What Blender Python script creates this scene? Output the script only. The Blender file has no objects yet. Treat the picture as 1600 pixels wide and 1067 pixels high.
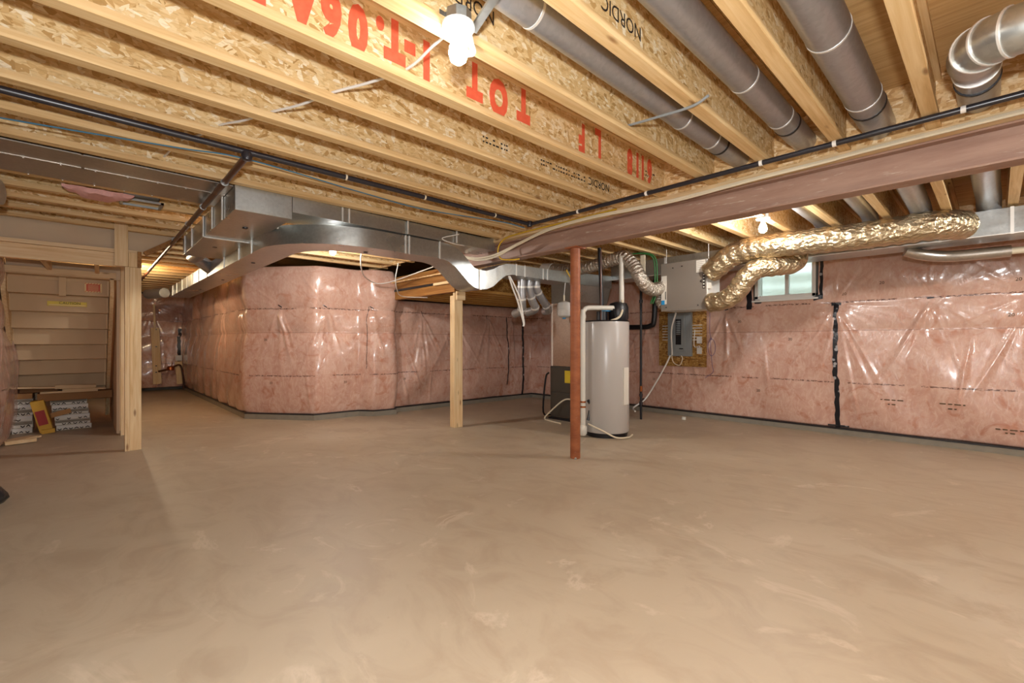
import bpy, bmesh, math, random
import numpy as np
from mathutils import Vector, Matrix
random.seed(7); rng = np.random.RandomState(11)
SC = bpy.context.scene
COL = SC.collection
PI = math.pi
R = math.radians

# ------------------------------------------------------------------ camera, world, exposure
TH = math.atan2(755, 711)
cam_d = bpy.data.cameras.new('camera'); cam = bpy.data.objects.new('camera', cam_d); COL.objects.link(cam)
cam_d.sensor_width = 36; cam_d.lens = 36 * 711 / 1600; cam_d.shift_y = 2 / 1600; cam_d.clip_start = 0.02
cam.location = (0, 0, 1.15)
cam.rotation_euler = (PI / 2, 0, math.atan2(math.sin(TH), math.cos(TH)) - PI / 2)
SC.camera = cam
w = bpy.data.worlds.new('daylight'); SC.world = w; w.use_nodes = True
w.node_tree.nodes['Background'].inputs[0].default_value = (0.80, 0.90, 1.0, 1)
w.node_tree.nodes['Background'].inputs[1].default_value = 7.0
vs = SC.view_settings; vs.view_transform = 'Standard'; vs.look = 'None'; vs.gamma = 1; vs.use_curve_mapping = False
vs.exposure = 0.16
BULB = 1000.0                       # emission of a bare bulb
BULB_COL = (1.0, 0.975, 0.945)
FLASH = 215.0                       # the photographer's flash, just above the lens
_fl = bpy.data.lights.new('camera_flash', 'POINT'); _fl.energy = FLASH; _fl.shadow_soft_size = .05; _fl.color = (.97, .98, 1.0)
_fo = bpy.data.objects.new('camera_flash', _fl); COL.objects.link(_fo); _fo.location = (-.06, -.06, 1.45)
SC.cycles.max_bounces = 10; SC.cycles.diffuse_bounces = 6; SC.cycles.sample_clamp_indirect = 6.0

# ------------------------------------------------------------------ materials
def lin(c):
    if isinstance(c, str):
        c = [int(c[i:i + 2], 16) / 255 for i in (0, 2, 4)]
        c = [x / 12.92 if x <= .04045 else ((x + .055) / 1.055) ** 2.4 for x in c]
    return (c[0], c[1], c[2], 1)
class NT:
    def __init__(s, name):
        s.m = bpy.data.materials.new(name); s.m.use_nodes = True
        s.t = s.m.node_tree; s.p = s.t.nodes['Principled BSDF']
        s.pos = s.n('ShaderNodeNewGeometry').outputs['Position']
    def n(s, typ, **kw):
        x = s.t.nodes.new(typ)
        for k, v in kw.items(): setattr(x, k, v)
        return x
    def l(s, a, b): s.t.links.new(a, b)
    def mapped(s, src=None, scale=(1, 1, 1), rot=(0, 0, 0), loc=(0, 0, 0)):
        x = s.n('ShaderNodeMapping'); x.inputs['Scale'].default_value = scale; x.inputs['Rotation'].default_value = rot; x.inputs['Location'].default_value = loc
        s.l(src or s.pos, x.inputs[0]); return x.outputs[0]
    def noise(s, vec, scale, detail=4, rough=.55, dist=0):
        x = s.n('ShaderNodeTexNoise'); s.l(vec, x.inputs['Vector'])
        x.inputs['Scale'].default_value = scale; x.inputs['Detail'].default_value = detail
        x.inputs['Roughness'].default_value = rough; x.inputs['Distortion'].default_value = dist
        return x.outputs[0]
    def ramp(s, fac, stops):
        x = s.n('ShaderNodeValToRGB'); s.l(fac, x.inputs[0]); e = x.color_ramp.elements
        while len(e) < len(stops): e.new(.5)
        for i, (p, c) in enumerate(stops): e[i].position = p; e[i].color = lin(c) if not isinstance(c, (int, float)) else (c, c, c, 1)
        return x.outputs[0]
    def mix(s, fac, a, b, typ='MIX'):
        x = s.n('ShaderNodeMix', data_type='RGBA', blend_type=typ)
        for i, v in ((0, fac), (6, a), (7, b)):
            if hasattr(v, 'node'): s.l(v, x.inputs[i])
            elif i == 0: x.inputs[0].default_value = v
            else: x.inputs[i].default_value = lin(v)
        return x.outputs[2]
    def math(s, op, a, b=0.0, c=0.0, clamp=False):
        x = s.n('ShaderNodeMath', operation=op, use_clamp=clamp)
        for i, v in enumerate((a, b, c)):
            if hasattr(v, 'node'): s.l(v, x.inputs[i])
            else: x.inputs[i].default_value = v
        return x.outputs[0]
    def bump(s, h, strength=.3, dist=.01):
        x = s.n('ShaderNodeBump'); x.inputs['Strength'].default_value = strength; x.inputs['Distance'].default_value = dist
        s.l(h, x.inputs['Height']); s.l(x.outputs[0], s.p.inputs['Normal'])
    def set(s, col=None, rough=.5, metal=0, spec=.5, **kw):
        if col is not None:
            if hasattr(col, 'node'): s.l(col, s.p.inputs['Base Color'])
            else: s.p.inputs['Base Color'].default_value = lin(col)
        if hasattr(rough, 'node'): s.l(rough, s.p.inputs['Roughness'])
        else: s.p.inputs['Roughness'].default_value = rough
        s.p.inputs['Metallic'].default_value = metal; s.p.inputs['Specular IOR Level'].default_value = spec
        for k, v in kw.items(): s.p.inputs[k].default_value = v
        return s.m

def plain(name, col, rough=.5, metal=0, var=.0, scale=8, spec=.5, bump=0):
    t = NT(name)
    if var:
        f = t.noise(t.pos, scale, 5)
        c = t.mix(f, [x * (1 - var) for x in lin(col)[:3]], [min(1, x * (1 + var)) for x in lin(col)[:3]])
    else: c = col
    if bump: t.bump(t.noise(t.pos, scale * 4, 4), bump, .004)
    return t.set(c, rough, metal, spec)

def osb(name, cols, seed=0):
    t = NT(name); out = None
    warp = t.n('ShaderNodeTexNoise'); t.l(t.pos, warp.inputs['Vector']); warp.inputs['Scale'].default_value = 7; warp.inputs['Detail'].default_value = 3
    ad = t.n('ShaderNodeVectorMath', operation='MULTIPLY_ADD'); t.l(warp.outputs['Color'], ad.inputs[0]); ad.inputs[1].default_value = (.03, .03, .03); t.l(t.pos, ad.inputs[2])
    src = ad.outputs[0]
    def tex(sz, rot, loc):
        x = t.n('ShaderNodeMapping', vector_type='TEXTURE'); x.inputs['Scale'].default_value = sz; x.inputs['Rotation'].default_value = rot; x.inputs['Location'].default_value = loc
        t.l(src, x.inputs[0]); return x.outputs[0]
    for i, (rot, sz) in enumerate((((0, .5, .2), (.07, .05, .02)), ((.1, -.75, -.5), (.085, .045, .017)), ((-.1, 1.45, .9), (.08, .04, .017)), ((.2, -.15, 1.5), (.055, .035, .014)))):
        v = t.n('ShaderNodeTexVoronoi'); v.inputs['Scale'].default_value = 1
        t.l(tex(sz, rot, (seed + i * 3.7, i, 0)), v.inputs['Vector'])
        sep = t.n('ShaderNodeSeparateColor'); t.l(v.outputs['Color'], sep.inputs[0])
        c = t.ramp(sep.outputs[0], cols)
        if out is None: out = c
        else:
            m = t.ramp(sep.outputs[1], [(.58, 0.0), (.62, 1.0)])
            out = t.mix(m, out, c)
    fine = t.noise(t.mapped(src, (30, 60, 140), (.1, .5, .2)), 1, 4)
    out = t.mix(t.ramp(fine, [(.3, .55), (.5, 0.0), (1, 0.0)]), out, cols[0][1])
    t.bump(fine, .25, .003)
    return t.set(out, .62, 0, .3)
OSB_COLS = [(0, 'B08A52'), (.10, 'CBA46A'), (.30, 'DCBA82'), (.62, 'E4C690'), (.85, 'EBD3A4'), (1, 'F6E8C8')]
M_osb = osb('osb_web', OSB_COLS)
M_sub = osb('subfloor_osb', [(0, 'B48A58'), (.2, 'CBA26C'), (.5, 'DAB682'), (.8, 'E4C696'), (1, 'EED8B2')], 9)
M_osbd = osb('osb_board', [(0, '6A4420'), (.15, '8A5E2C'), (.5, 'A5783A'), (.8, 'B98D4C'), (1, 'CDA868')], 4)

def wood(name, axis, dark, mid, light, knots=True, rough=.6):
    t = NT(name); sc = [26, 26, 26]; sc['XYZ'.index(axis)] = 1.1
    n1 = t.noise(t.mapped(None, sc), 1.6, 6, .6, .6)
    c = t.ramp(n1, [(.28, dark), (.46, mid), (.7, light)])
    if knots:
        ks = [9, 9, 9]; ks['XYZ'.index(axis)] = 2.6
        v = t.n('ShaderNodeTexVoronoi'); t.l(t.mapped(None, ks), v.inputs['Vector']); v.inputs['Scale'].default_value = 1
        c = t.mix(t.ramp(v.outputs['Distance'], [(.05, .75), (.13, 0.0), (1, 0.0)]), c, '7A4A22')
    t.bump(n1, .15, .003)
    return t.set(c, rough, 0, .35)
M_flange = wood('flange_lumber', 'X', 'C49C66', 'D8B47E', 'E6C998')
M_wx = wood('pine_x', 'X', 'CBA676', 'DDBE92', 'E8D0A8')
M_wy = wood('pine_y', 'Y', 'C6A070', 'D9BA8C', 'E6CDA2')
M_wz = wood('pine_z', 'Z', 'CBA672', 'DFC092', 'EAD3AA')
M_lvl = wood('brown_lumber', 'Y', '7A4E20', '946430', 'A87A40', False)
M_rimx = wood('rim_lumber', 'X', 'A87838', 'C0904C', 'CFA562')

M_ply = wood('plywood_subfloor', 'Y', 'B48A56', 'CBA26A', 'D8B47E')
def galv(name, col='B9B4AC', rough=.3, var=.12, met=.88):
    t = NT(name)
    v = t.n('ShaderNodeTexVoronoi'); t.l(t.pos, v.inputs['Vector']); v.inputs['Scale'].default_value = 55
    sep = t.n('ShaderNodeSeparateColor'); t.l(v.outputs['Color'], sep.inputs[0])
    big = t.noise(t.pos, 2.2, 3)
    b = lin(col)
    c = t.mix(sep.outputs[0], [x * (1 - var * .6) for x in b[:3]], [min(1, x * (1 + var * .4)) for x in b[:3]])
    r = t.math('MULTIPLY_ADD', big, .22, rough - .1)
    t.bump(t.noise(t.pos, 5, 2), .25, .012)
    return t.set(c, r, met)
M_galv = galv('galvanised_sheet', 'BCC0BE', .30)
M_galvp = galv('galvanised_pan', 'B8B0A6', .36)
M_duct = galv('round_duct_steel', 'B4B5B8', .34, .12, .78)
M_seam = galv('bright_seam', 'EAE8E2', .35, .02, .5)
def foil(name, col, rough, scale, stren):
    t = NT(name)
    v = t.n('ShaderNodeTexVoronoi'); t.l(t.mapped(None, (1.6, .8, 1.2)), v.inputs['Vector']); v.inputs['Scale'].default_value = scale
    n = t.noise(t.pos, scale * .9, 4, .6, .8)
    t.bump(t.mix(.5, v.outputs['Distance'], n), stren, .03)
    return t.set(col, rough, .92)
M_foil = foil('foil_jacket', 'CBB998', .28, 24, .85)
M_flex = foil('bare_flex', 'D2CABE', .3, 60, .6)
M_dark = plain('black_paint', '17161A', .38, 0, .2)
M_pipe = plain('black_steel_pipe', '26242A', .30, 0, .25, 20, .6)
M_brownpipe = plain('rusty_brown_pipe', '54301E', .35, .3, .35, 14)
M_beam = None
def redsteel(name, a, b, wear):
    t = NT(name)
    n = t.noise(t.mapped(None, (6, 1.2, 9)), 1.4, 6, .65)
    c = t.ramp(n, [(.3, a), (.62, b)])
    sc = t.noise(t.mapped(None, (18, 3.5, 30)), 1.7, 5, .7)
    c = t.mix(t.ramp(sc, [(.60, 0.0), (.68, wear), (1, wear)]), c, 'C9BAA8')
    t.bump(n, .12, .004)
    return t.set(c, .55, 0, .4)
M_beam = redsteel('red_oxide_beam', '8E6C5C', 'A68674', .55)
M_col = redsteel('red_oxide_column', '864A2E', 'A4623E', .18)
M_beamrust = M_beam
M_tan = plain('hardboard_tan', 'C6A984', .7, 0, .08, 3)
M_tan2 = plain('hardboard_tread', 'CBAE86', .7, 0, .10, 5)
M_drywall = plain('paper_drywall', 'CDB79A', .8, 0, .06, 3)
M_white = plain('white_enamel', 'D9D6D0', .3, 0, .02)
M_heater = plain('heater_grey_enamel', 'B4AFAA', .28, 0, .03, 2)
M_pvc = plain('pvc_white', 'D8D4C8', .35)
M_porc = plain('porcelain', 'F2EFE8', .25)
M_cable = plain('cable_cream', 'DCCFB4', .5)
M_cablew = plain('cable_white', 'E6E2DA', .45)
M_yel = plain('yellow_wire', 'D8AE30', .5)
M_green = plain('green_wire', '2C6B34', .5)
M_blue = plain('blue_tube', '4A7E9A', .4)
M_purple = plain('purple_wire', '6A5A86', .5)
M_hrv = plain('grey_unit_paint', '837A70', .45, 0, .03, 2)
M_panelgrey = plain('panel_grey', '8A8E8E', .45)
M_furn = plain('furnace_dark_grey', '4A443C', .45, .2, .05)
M_plen = galv('plenum_sheet', 'B6A698', .36)
M_con = plain('bare_concrete', '8C8578', .85, 0, .22, 9, .3, .4)
M_conw = plain('foundation_concrete', '80796C', .9, 0, .1, 4)
M_paper = plain('label_paper', 'DDD8CC', .6)
M_bluel = plain('blue_sticker', '2D9AD6', .5)
M_yell = plain('yellow_sticker', 'D9BE2E', .5)
M_card = plain('cardboard', 'A5794A', .75, 0, .12, 6)
M_cardd = plain('dark_cardboard', '8C6338', .75, 0, .15, 6)
M_ink = plain('black_ink', '2B211A', .7)
M_inkl = plain('faded_ink', '5A4328', .7)
M_red = NT('red_spray_paint')
_f = M_red.noise(M_red.pos, 40, 4)
M_red = M_red.set(M_red.mix(_f, 'DE5034', 'EC7350'), .6)
M_tape = NT('black_tape')
M_tape.bump(M_tape.noise(M_tape.pos, 30, 3), .4, .01)
_v = M_tape.n('ShaderNodeTexVoronoi'); M_tape.l(M_tape.mapped(None, (1, 1, 1)), _v.inputs['Vector']); _v.inputs['Scale'].default_value = 11
M_tape = M_tape.set(M_tape.mix(M_tape.ramp(_v.outputs['Distance'], [(.2, 1.0), (.27, 0.0), (1, 0.0)]), '12121A', 'A8A4A4'), .3)
M_insul = plain('pink_fibreglass', 'D9A6A0', .95, 0, .2, 40, .1, .6)
M_orange = plain('orange_label', 'C84A22', .55)
M_stripe = plain('label_stripe_cream', 'E8CE90', .55)
M_gasyel = plain('box_yellow', 'C79A2C', .6, 0, .1)
M_boxred = plain('box_red', '9A2420', .6)
M_blackbag = plain('black_plastic_bag', '1C1E24', .3, 0, .2, 20, .5, .6)
M_vinyl = plain('window_vinyl', 'E8E6E0', .4)
M_copper = plain('copper', 'B0683C', .3, .9)
M_well = plain('window_well_steel', 'E4E8E2', .5, .0, .04)

def glass_mat():
    t = NT('window_glass'); t.set('E4F0EA', .03)
    t.p.inputs['Transmission Weight'].default_value = 1; t.p.inputs['IOR'].default_value = 1.3
    return t.m
M_glass = glass_mat()
def bulb_mat(k, col=None):
    t = NT('lit_bulb'); t.set('FFFFFF', .4)
    t.p.inputs['Emission Color'].default_value = (*(col or BULB_COL), 1); t.p.inputs['Emission Strength'].default_value = BULB * k
    return t.m

def floor_mat():
    t = NT('concrete_floor')
    a = t.noise(t.pos, .55, 6, .55, .8); b = t.noise(t.mapped(None, (1.2, .8, 1), (0, 0, .6)), 2.6, 7, .62, 1.6)
    c = t.ramp(a, [(.3, 'AB9B85'), (.55, 'B4A58F'), (.75, 'BDB09C')])
    c = t.mix(t.ramp(b, [(.36, .5), (.54, 0.0), (1, 0.0)]), c, '9F8C76')
    c = t.mix(t.ramp(t.noise(t.mapped(None, (1, 1, 1), (0, 0, .5), (5, 2, 0)), 1.4, 6, .6, 2.4), [(.60, 0.0), (.68, .35), (.72, 0.0)]), c, 'D8C8B4')
    st = t.noise(t.mapped(None, (1, 1, 1), (0, 0, 0), (3.1, 1.7, 0)), 1.1, 5, .6, .4)
    c = t.mix(t.ramp(st, [(.68, 0.0), (.78, .3), (1, .3)]), c, 'A98E60')
    sp = t.noise(t.pos, 22, 3, .5)
    c = t.mix(t.ramp(sp, [(.74, 0.0), (.8, .3), (1, .3)]), c, '93795E')
    t.bump(t.mix(.5, b, t.noise(t.pos, 60, 3)), .12, .004)
    return t.set(c, t.math('MULTIPLY_ADD', b, .25, .38), 0, .35)
M_floor = floor_mat()

def poly_mat(name, tone=0):
    """clear plastic sheet over pink batts: blotchy fibres, printed seam lines (flat print), glossy surface"""
    t = NT(name)
    uv = t.n('ShaderNodeUVMap'); uv.uv_map = 'UVMap'
    sep = t.n('ShaderNodeSeparateXYZ'); t.l(uv.outputs[0], sep.inputs[0]); U, V = sep.outputs[0], sep.outputs[1]
    a = t.noise(t.mapped(None, (1, 1, .8)), 5, 6, .6, 1.2); b = t.noise(t.mapped(None, (10, 10, 5)), 1.3, 6, .65, 2.2)
    c = t.ramp(a, [(.3, 'C89A88'), (.5, 'D2A896'), (.7, 'DBB8A8')])
    c = t.mix(t.ramp(b, [(.48, 0.0), (.66, .65)]), c, 'E2C4B4')
    c = t.mix(t.ramp(t.noise(t.pos, 4.2, 6, .65, 1.6), [(.54, 0.0), (.68, .6)]), c, 'B8704E')
    # upper lap of film is double, so it is paler than the lap below 1.31 m
    lap = t.ramp(t.math('MULTIPLY_ADD', V, 25, -32.5, True), [(0, 0.0), (1, .28)])
    c = t.mix(lap, c, 'C9A490')
    # printed lines
    for zc, hh in ((1.665, .010), (.655, .009)):
        d = t.math('ABSOLUTE', t.math('SUBTRACT', V, t.math('MULTIPLY_ADD', t.noise(t.mapped(uv.outputs[0], (1.2, 0, 0)), 1, 1), .03, zc - .015)))
        line = t.math('LESS_THAN', d, hh)
        dash = t.noise(t.mapped(uv.outputs[0], (30, 60, 1), (0, 0, 0), (zc * 7, 0, 0)), 1, 3, .8)
        gap = t.noise(t.mapped(uv.outputs[0], (3.2, 0, 1), (0, 0, 0), (zc * 3, 0, 0)), 1, 0)
        m = t.math('MULTIPLY', line, t.math('MULTIPLY', t.math('GREATER_THAN', dash, .49), t.math('GREATER_THAN', gap, .42)))
        c = t.mix(t.math('MULTIPLY', m, .8), c, '4A2620')
    crease = t.math('LESS_THAN', t.math('ABSOLUTE', t.math('SUBTRACT', V, 1.302)), .006)
    c = t.mix(t.math('MULTIPLY', crease, .35), c, '7A4C3C')
    t.bump(t.mix(.6, a, t.noise(t.mapped(None, (14, 14, 5)), 1.6, 4, .6, 1.5)), .35, .012)
    m = t.set(c, .24, 0, .5)
    t.p.inputs['Coat Weight'].default_value = .6; t.p.inputs['Coat Roughness'].default_value = .12
    return m
M_poly = poly_mat('plastic_over_pink_batts')

# ------------------------------------------------------------------ mesh builder
WORLD = {}
class B:
    def __init__(s): s.v = []; s.f = []
    def add(s, vs, fs):
        o = len(s.v); s.v += [tuple(p) for p in vs]; s.f += [tuple(i + o for i in f) for f in fs]; return s
    def box(s, x0, x1, y0, y1, z0, z1):
        return s.add([(x, y, z) for x in (x0, x1) for y in (y0, y1) for z in (z0, z1)],
                     [(0, 1, 3, 2), (4, 6, 7, 5), (0, 4, 5, 1), (2, 3, 7, 6), (0, 2, 6, 4), (1, 5, 7, 3)])
    def obox(s, c, ax, ay, az):
        c, ax, ay, az = map(Vector, (c, ax, ay, az))
        return s.add([c + i * ax + j * ay + k * az for i in (-1, 1) for j in (-1, 1) for k in (-1, 1)],
                     [(0, 1, 3, 2), (4, 6, 7, 5), (0, 4, 5, 1), (2, 3, 7, 6), (0, 2, 6, 4), (1, 5, 7, 3)])
    def board(s, p, q, w, t, side=(0, 0, 1)):
        """plank from p to q, w wide along `side`, t thick"""
        p, q = Vector(p), Vector(q); d = (q - p); n = d.normalized(); sd = Vector(side); sd = (sd - n * sd.dot(n)).normalized(); th = n.cross(sd)
        return s.obox((p + q) / 2, d / 2, sd * w / 2, th * t / 2)
    def loft(s, rings, closed=True, caps=True):
        n = len(rings[0]); o = len(s.v)
        for r in rings: s.v += [tuple(p) for p in r]
        for i in range(len(rings) - 1):
            for j in range(n if closed else n - 1):
                k = (j + 1) % n
                s.f.append((o + i * n + j, o + i * n + k, o + (i + 1) * n + k, o + (i + 1) * n + j))
        if caps and closed:
            s.f.append(tuple(o + j for j in range(n))[::-1]); s.f.append(tuple(o + (len(rings) - 1) * n + j for j in range(n)))
        return s
    def tube(s, pts, r, n=10, caps=True):
        pts = [Vector(p) for p in pts]; rings = []; up = None
        for i, p in enumerate(pts):
            d = (pts[min(i + 1, len(pts) - 1)] - pts[max(i - 1, 0)]).normalized()
            if up is None:
                up = Vector((0, 0, 1)) if abs(d.z) < .9 else Vector((1, 0, 0))
            up = (up - d * up.dot(d)).normalized(); sd = d.cross(up)
            rr = r(i / (len(pts) - 1), i) if callable(r) else r
            rings.append([p + (up * math.cos(a) + sd * math.sin(a)) * (rr(a) if callable(rr) else rr) for a in (2 * PI * k / n for k in range(n))])
        return s.loft(rings, True, caps)
    def cyl(s, p, q, r, r2=None, n=20):
        return s.tube([p, q], lambda t, i: r if t < .5 else (r if r2 is None else r2), n)
    def lathe(s, c, prof, n=24, axis='Z'):
        rings = []
        for rr, h in prof:
            ring = []
            for k in range(n):
                a = 2 * PI * k / n; u, v = rr * math.cos(a), rr * math.sin(a)
                ring.append({'Z': (c[0] + u, c[1] + v, c[2] + h), 'X': (c[0] + h, c[1] + u, c[2] + v), 'Y': (c[0] + u, c[1] + h, c[2] + v)}[axis])
            rings.append(ring)
        return s.loft(rings)
    def prism(s, poly, ext):
        e = Vector(ext); a = [Vector(p) for p in poly]
        return s.loft([a, [p + e for p in a]])
    def build(s, name, mat, parent=None, smooth=False, bevel=0, angle=38, label=None, category=None, group=None, kind=None):
        vs = np.array(s.v, float)
        if parent is None: loc = np.array([(vs[:, 0].min() + vs[:, 0].max()) / 2, (vs[:, 1].min() + vs[:, 1].max()) / 2, vs[:, 2].min()])
        else: loc = np.array(WORLD[parent.name])
        me = bpy.data.meshes.new(name); me.from_pydata((vs - loc).tolist(), [], s.f)
        bm = bmesh.new(); bm.from_mesh(me); bmesh.ops.recalc_face_normals(bm, faces=bm.faces); bm.to_mesh(me); bm.free()
        o = bpy.data.objects.new(name, me); COL.objects.link(o); me.materials.append(mat)
        if smooth:
            me.polygons.foreach_set('use_smooth', [True] * len(me.polygons)); me.set_sharp_from_angle(angle=R(angle))
        if bevel:
            md = o.modifiers.new('bevel', 'BEVEL'); md.width = bevel; md.segments = 2; md.limit_method = 'ANGLE'
        if parent is None: o.location = loc
        else: o.parent = parent
        WORLD[o.name] = tuple(loc)
        props(o, label, category, group, kind)
        return o
def props(o, label=None, category=None, group=None, kind=None):
    for k, v in (('label', label), ('category', category), ('group', group), ('kind', kind)):
        if v: o[k] = v
def thing(name, loc, label=None, category=None, group=None, kind=None, parent=None):
    o = bpy.data.objects.new(name, None); COL.objects.link(o); o.empty_display_size = .1
    if parent is None: o.location = loc; WORLD[o.name] = tuple(loc)
    else:
        o.parent = parent; WORLD[o.name] = WORLD[parent.name]
    props(o, label, category, group, kind); return o
def spline(pts, n=8):
    P = [Vector(p) for p in pts]; P = [P[0] * 2 - P[1]] + P + [P[-1] * 2 - P[-2]]; out = []
    for i in range(1, len(P) - 2):
        for k in range(n):
            t = k / n
            out.append(.5 * ((2 * P[i]) + (P[i + 1] - P[i - 1]) * t + (2 * P[i - 1] - 5 * P[i] + 4 * P[i + 1] - P[i + 2]) * t * t + (3 * P[i] - P[i - 1] - 3 * P[i + 1] + P[i + 2]) * t ** 3))
    return out + [P[-2]]
def text(name, body, size, M, mat, parent, bold=0.0, ext=.0004):
    cu = bpy.data.curves.new('tmp', 'FONT'); cu.body = body; cu.size = size; cu.align_x = 'CENTER'; cu.align_y = 'CENTER'; cu.extrude = ext; cu.offset = bold; cu.resolution_u = 3
    o = bpy.data.objects.new('tmp', cu); COL.objects.link(o)
    bpy.context.view_layer.update()
    me = bpy.data.meshes.new_from_object(o.evaluated_get(bpy.context.evaluated_depsgraph_get()))
    bpy.data.objects.remove(o); me.transform(Matrix.Translation(-Vector(WORLD[parent.name])) @ M); me.name = name
    x = bpy.data.objects.new(name, me); COL.objects.link(x); me.materials.clear(); me.materials.append(mat); x.parent = parent; WORLD[x.name] = WORLD[parent.name]
    return x
def basis(o, ex, ey):
    ex, ey = Vector(ex).normalized(), Vector(ey).normalized(); ez = ex.cross(ey)
    m = Matrix((ex, ey, ez)).transposed().to_4x4(); m.translation = Vector(o); return m

# ------------------------------------------------------------------ shell
XL, XR, Y0, YE = -.72, 7.25, -2.7, 14.0
JB, JT = 2.343, 2.645            # joist bottom, underside of subfloor
B().box(XL - .1, XR + .1, Y0 - .1, YE + .1, -.12, 0).build('floor', M_floor, kind='structure', label='beige trowelled concrete basement floor slab with faint stains')
ceil = thing('ceiling', (3, 3, JB), kind='structure', label='open basement ceiling of wooden floor joists under a panel subfloor')
px = [XL - .1, 1.28, 3.72, 6.16, XR + .1]
row = 0
y = Y0 - .1
while y < YE + .1:
    y1 = min(y + 1.218, YE + .1); off = .61 if row % 2 else 0
    xs = [px[0]] + [p - off for p in px[1:-1]] + [px[-1]]
    for i in range(len(xs) - 1):
        B().box(xs[i] + .0015, xs[i + 1] - .0015, y + .0015, y1 - .0015, JT + (.0006 * ((row + i) % 3)), JT + .02).build('subfloor_panel', M_ply, ceil)
    y = y1; row += 1
B().box(XL - .1, XR + .1, Y0 - .1, YE + .1, JT + .02, JT + .05).build('floor_deck', M_sub, ceil)

PITCH, K0 = .407, .235
MESHES = {}
def joist(x0, x1, yc, zb=JB, zt=JT):
    key = (round(x0, 3), round(x1, 3), zb)
    if key not in MESHES:
        j = B().box(x0, x1, -.005, .005, .03, zt - zb - .03)
        bf = B().box(x0, x1, -.032, .032, 0, .038); tf = B().box(x0, x1, -.032, .032, zt - zb - .038, zt - zb - .001)
        ms = []
        for nm, b, m in (('joist_web', j, M_osb), ('bottom_flange', bf, M_flange), ('top_flange', tf, M_flange)):
            me = bpy.data.meshes.new(nm); me.from_pydata(b.v, [], b.f); me.materials.append(m); ms.append(me)
        MESHES[key] = ms
    ms = MESHES[key]
    o = bpy.data.objects.new('floor_joist', ms[0]); COL.objects.link(o); o.parent = ceil
    o.location = (-3, yc - 3, zb - JB)
    WORLD[o.name] = (0, yc, zb)
    for me in ms[1:]:
        c = bpy.data.objects.new(me.name.split('.')[0], me); COL.objects.link(c); c.parent = o
    return o
J = {}
for k in range(-7, 34):
    yc = K0 + PITCH * k
    if yc < 6.95: J[k] = joist(XL, 3.575, yc)
    else: J[k] = joist(XL, 1.95, yc)
    if yc < 4.75: joist(3.55, 7.1, yc + .066)
for k in range(-7, 17):          # blocking panels over the beam
    yc = K0 + PITCH * k
    B().box(3.455, 3.477, yc + .007, yc + PITCH - .007, JB, JT - .003).build('blocking_panel', M_sub, ceil)
    if yc < 4.75: B().box(6.98, 7.0, yc + .075, yc + .06 + PITCH, JB, JT - .003).build('rim_panel', M_sub, ceil)
# sunken floor framing behind the wood post
for yy in (5.02, 5.26, 5.50, 5.78, 6.06, 6.34, 6.6):
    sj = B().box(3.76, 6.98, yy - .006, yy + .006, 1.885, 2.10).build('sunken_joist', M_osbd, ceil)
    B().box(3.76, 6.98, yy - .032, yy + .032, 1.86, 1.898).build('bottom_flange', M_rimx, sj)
B().box(3.6, 7.0, 5.0, 6.95, 2.10, 2.12).build('sunken_floor_panel', M_sub, ceil)
B().box(3.66, 7.0, 4.985, 4.998, 2.10, JT).build('riser_panel', M_sub, ceil)

# outer foundation shell (behind the film)
WY0, WY1, WZ0, WZ1 = 1.60, 2.34, 1.76, 2.27
b = B()
for (a0, a1, c0, c1) in ((Y0, WY0, 0, JB + .3), (WY1, YE, 0, JB + .3), (WY0, WY1, 0, WZ0), (WY0, WY1, WZ1, JB + .3)): b.box(7.06, XR, a0, a1, c0, c1)
b.build('wall_foundation_right', M_conw, kind='structure')
B().box(XL - .1, XL, Y0, YE, 0, JB + .3).build('wall_foundation_left', M_conw, kind='structure')
B().box(XL, 7.3, YE, YE + .1, 0, JB + .3).build('wall_foundation_end', M_conw, kind='structure')
B().box(XL, 7.3, Y0 - .1, Y0, 0, JB + .3).build('wall_foundation_rear', M_conw, kind='structure')

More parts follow.
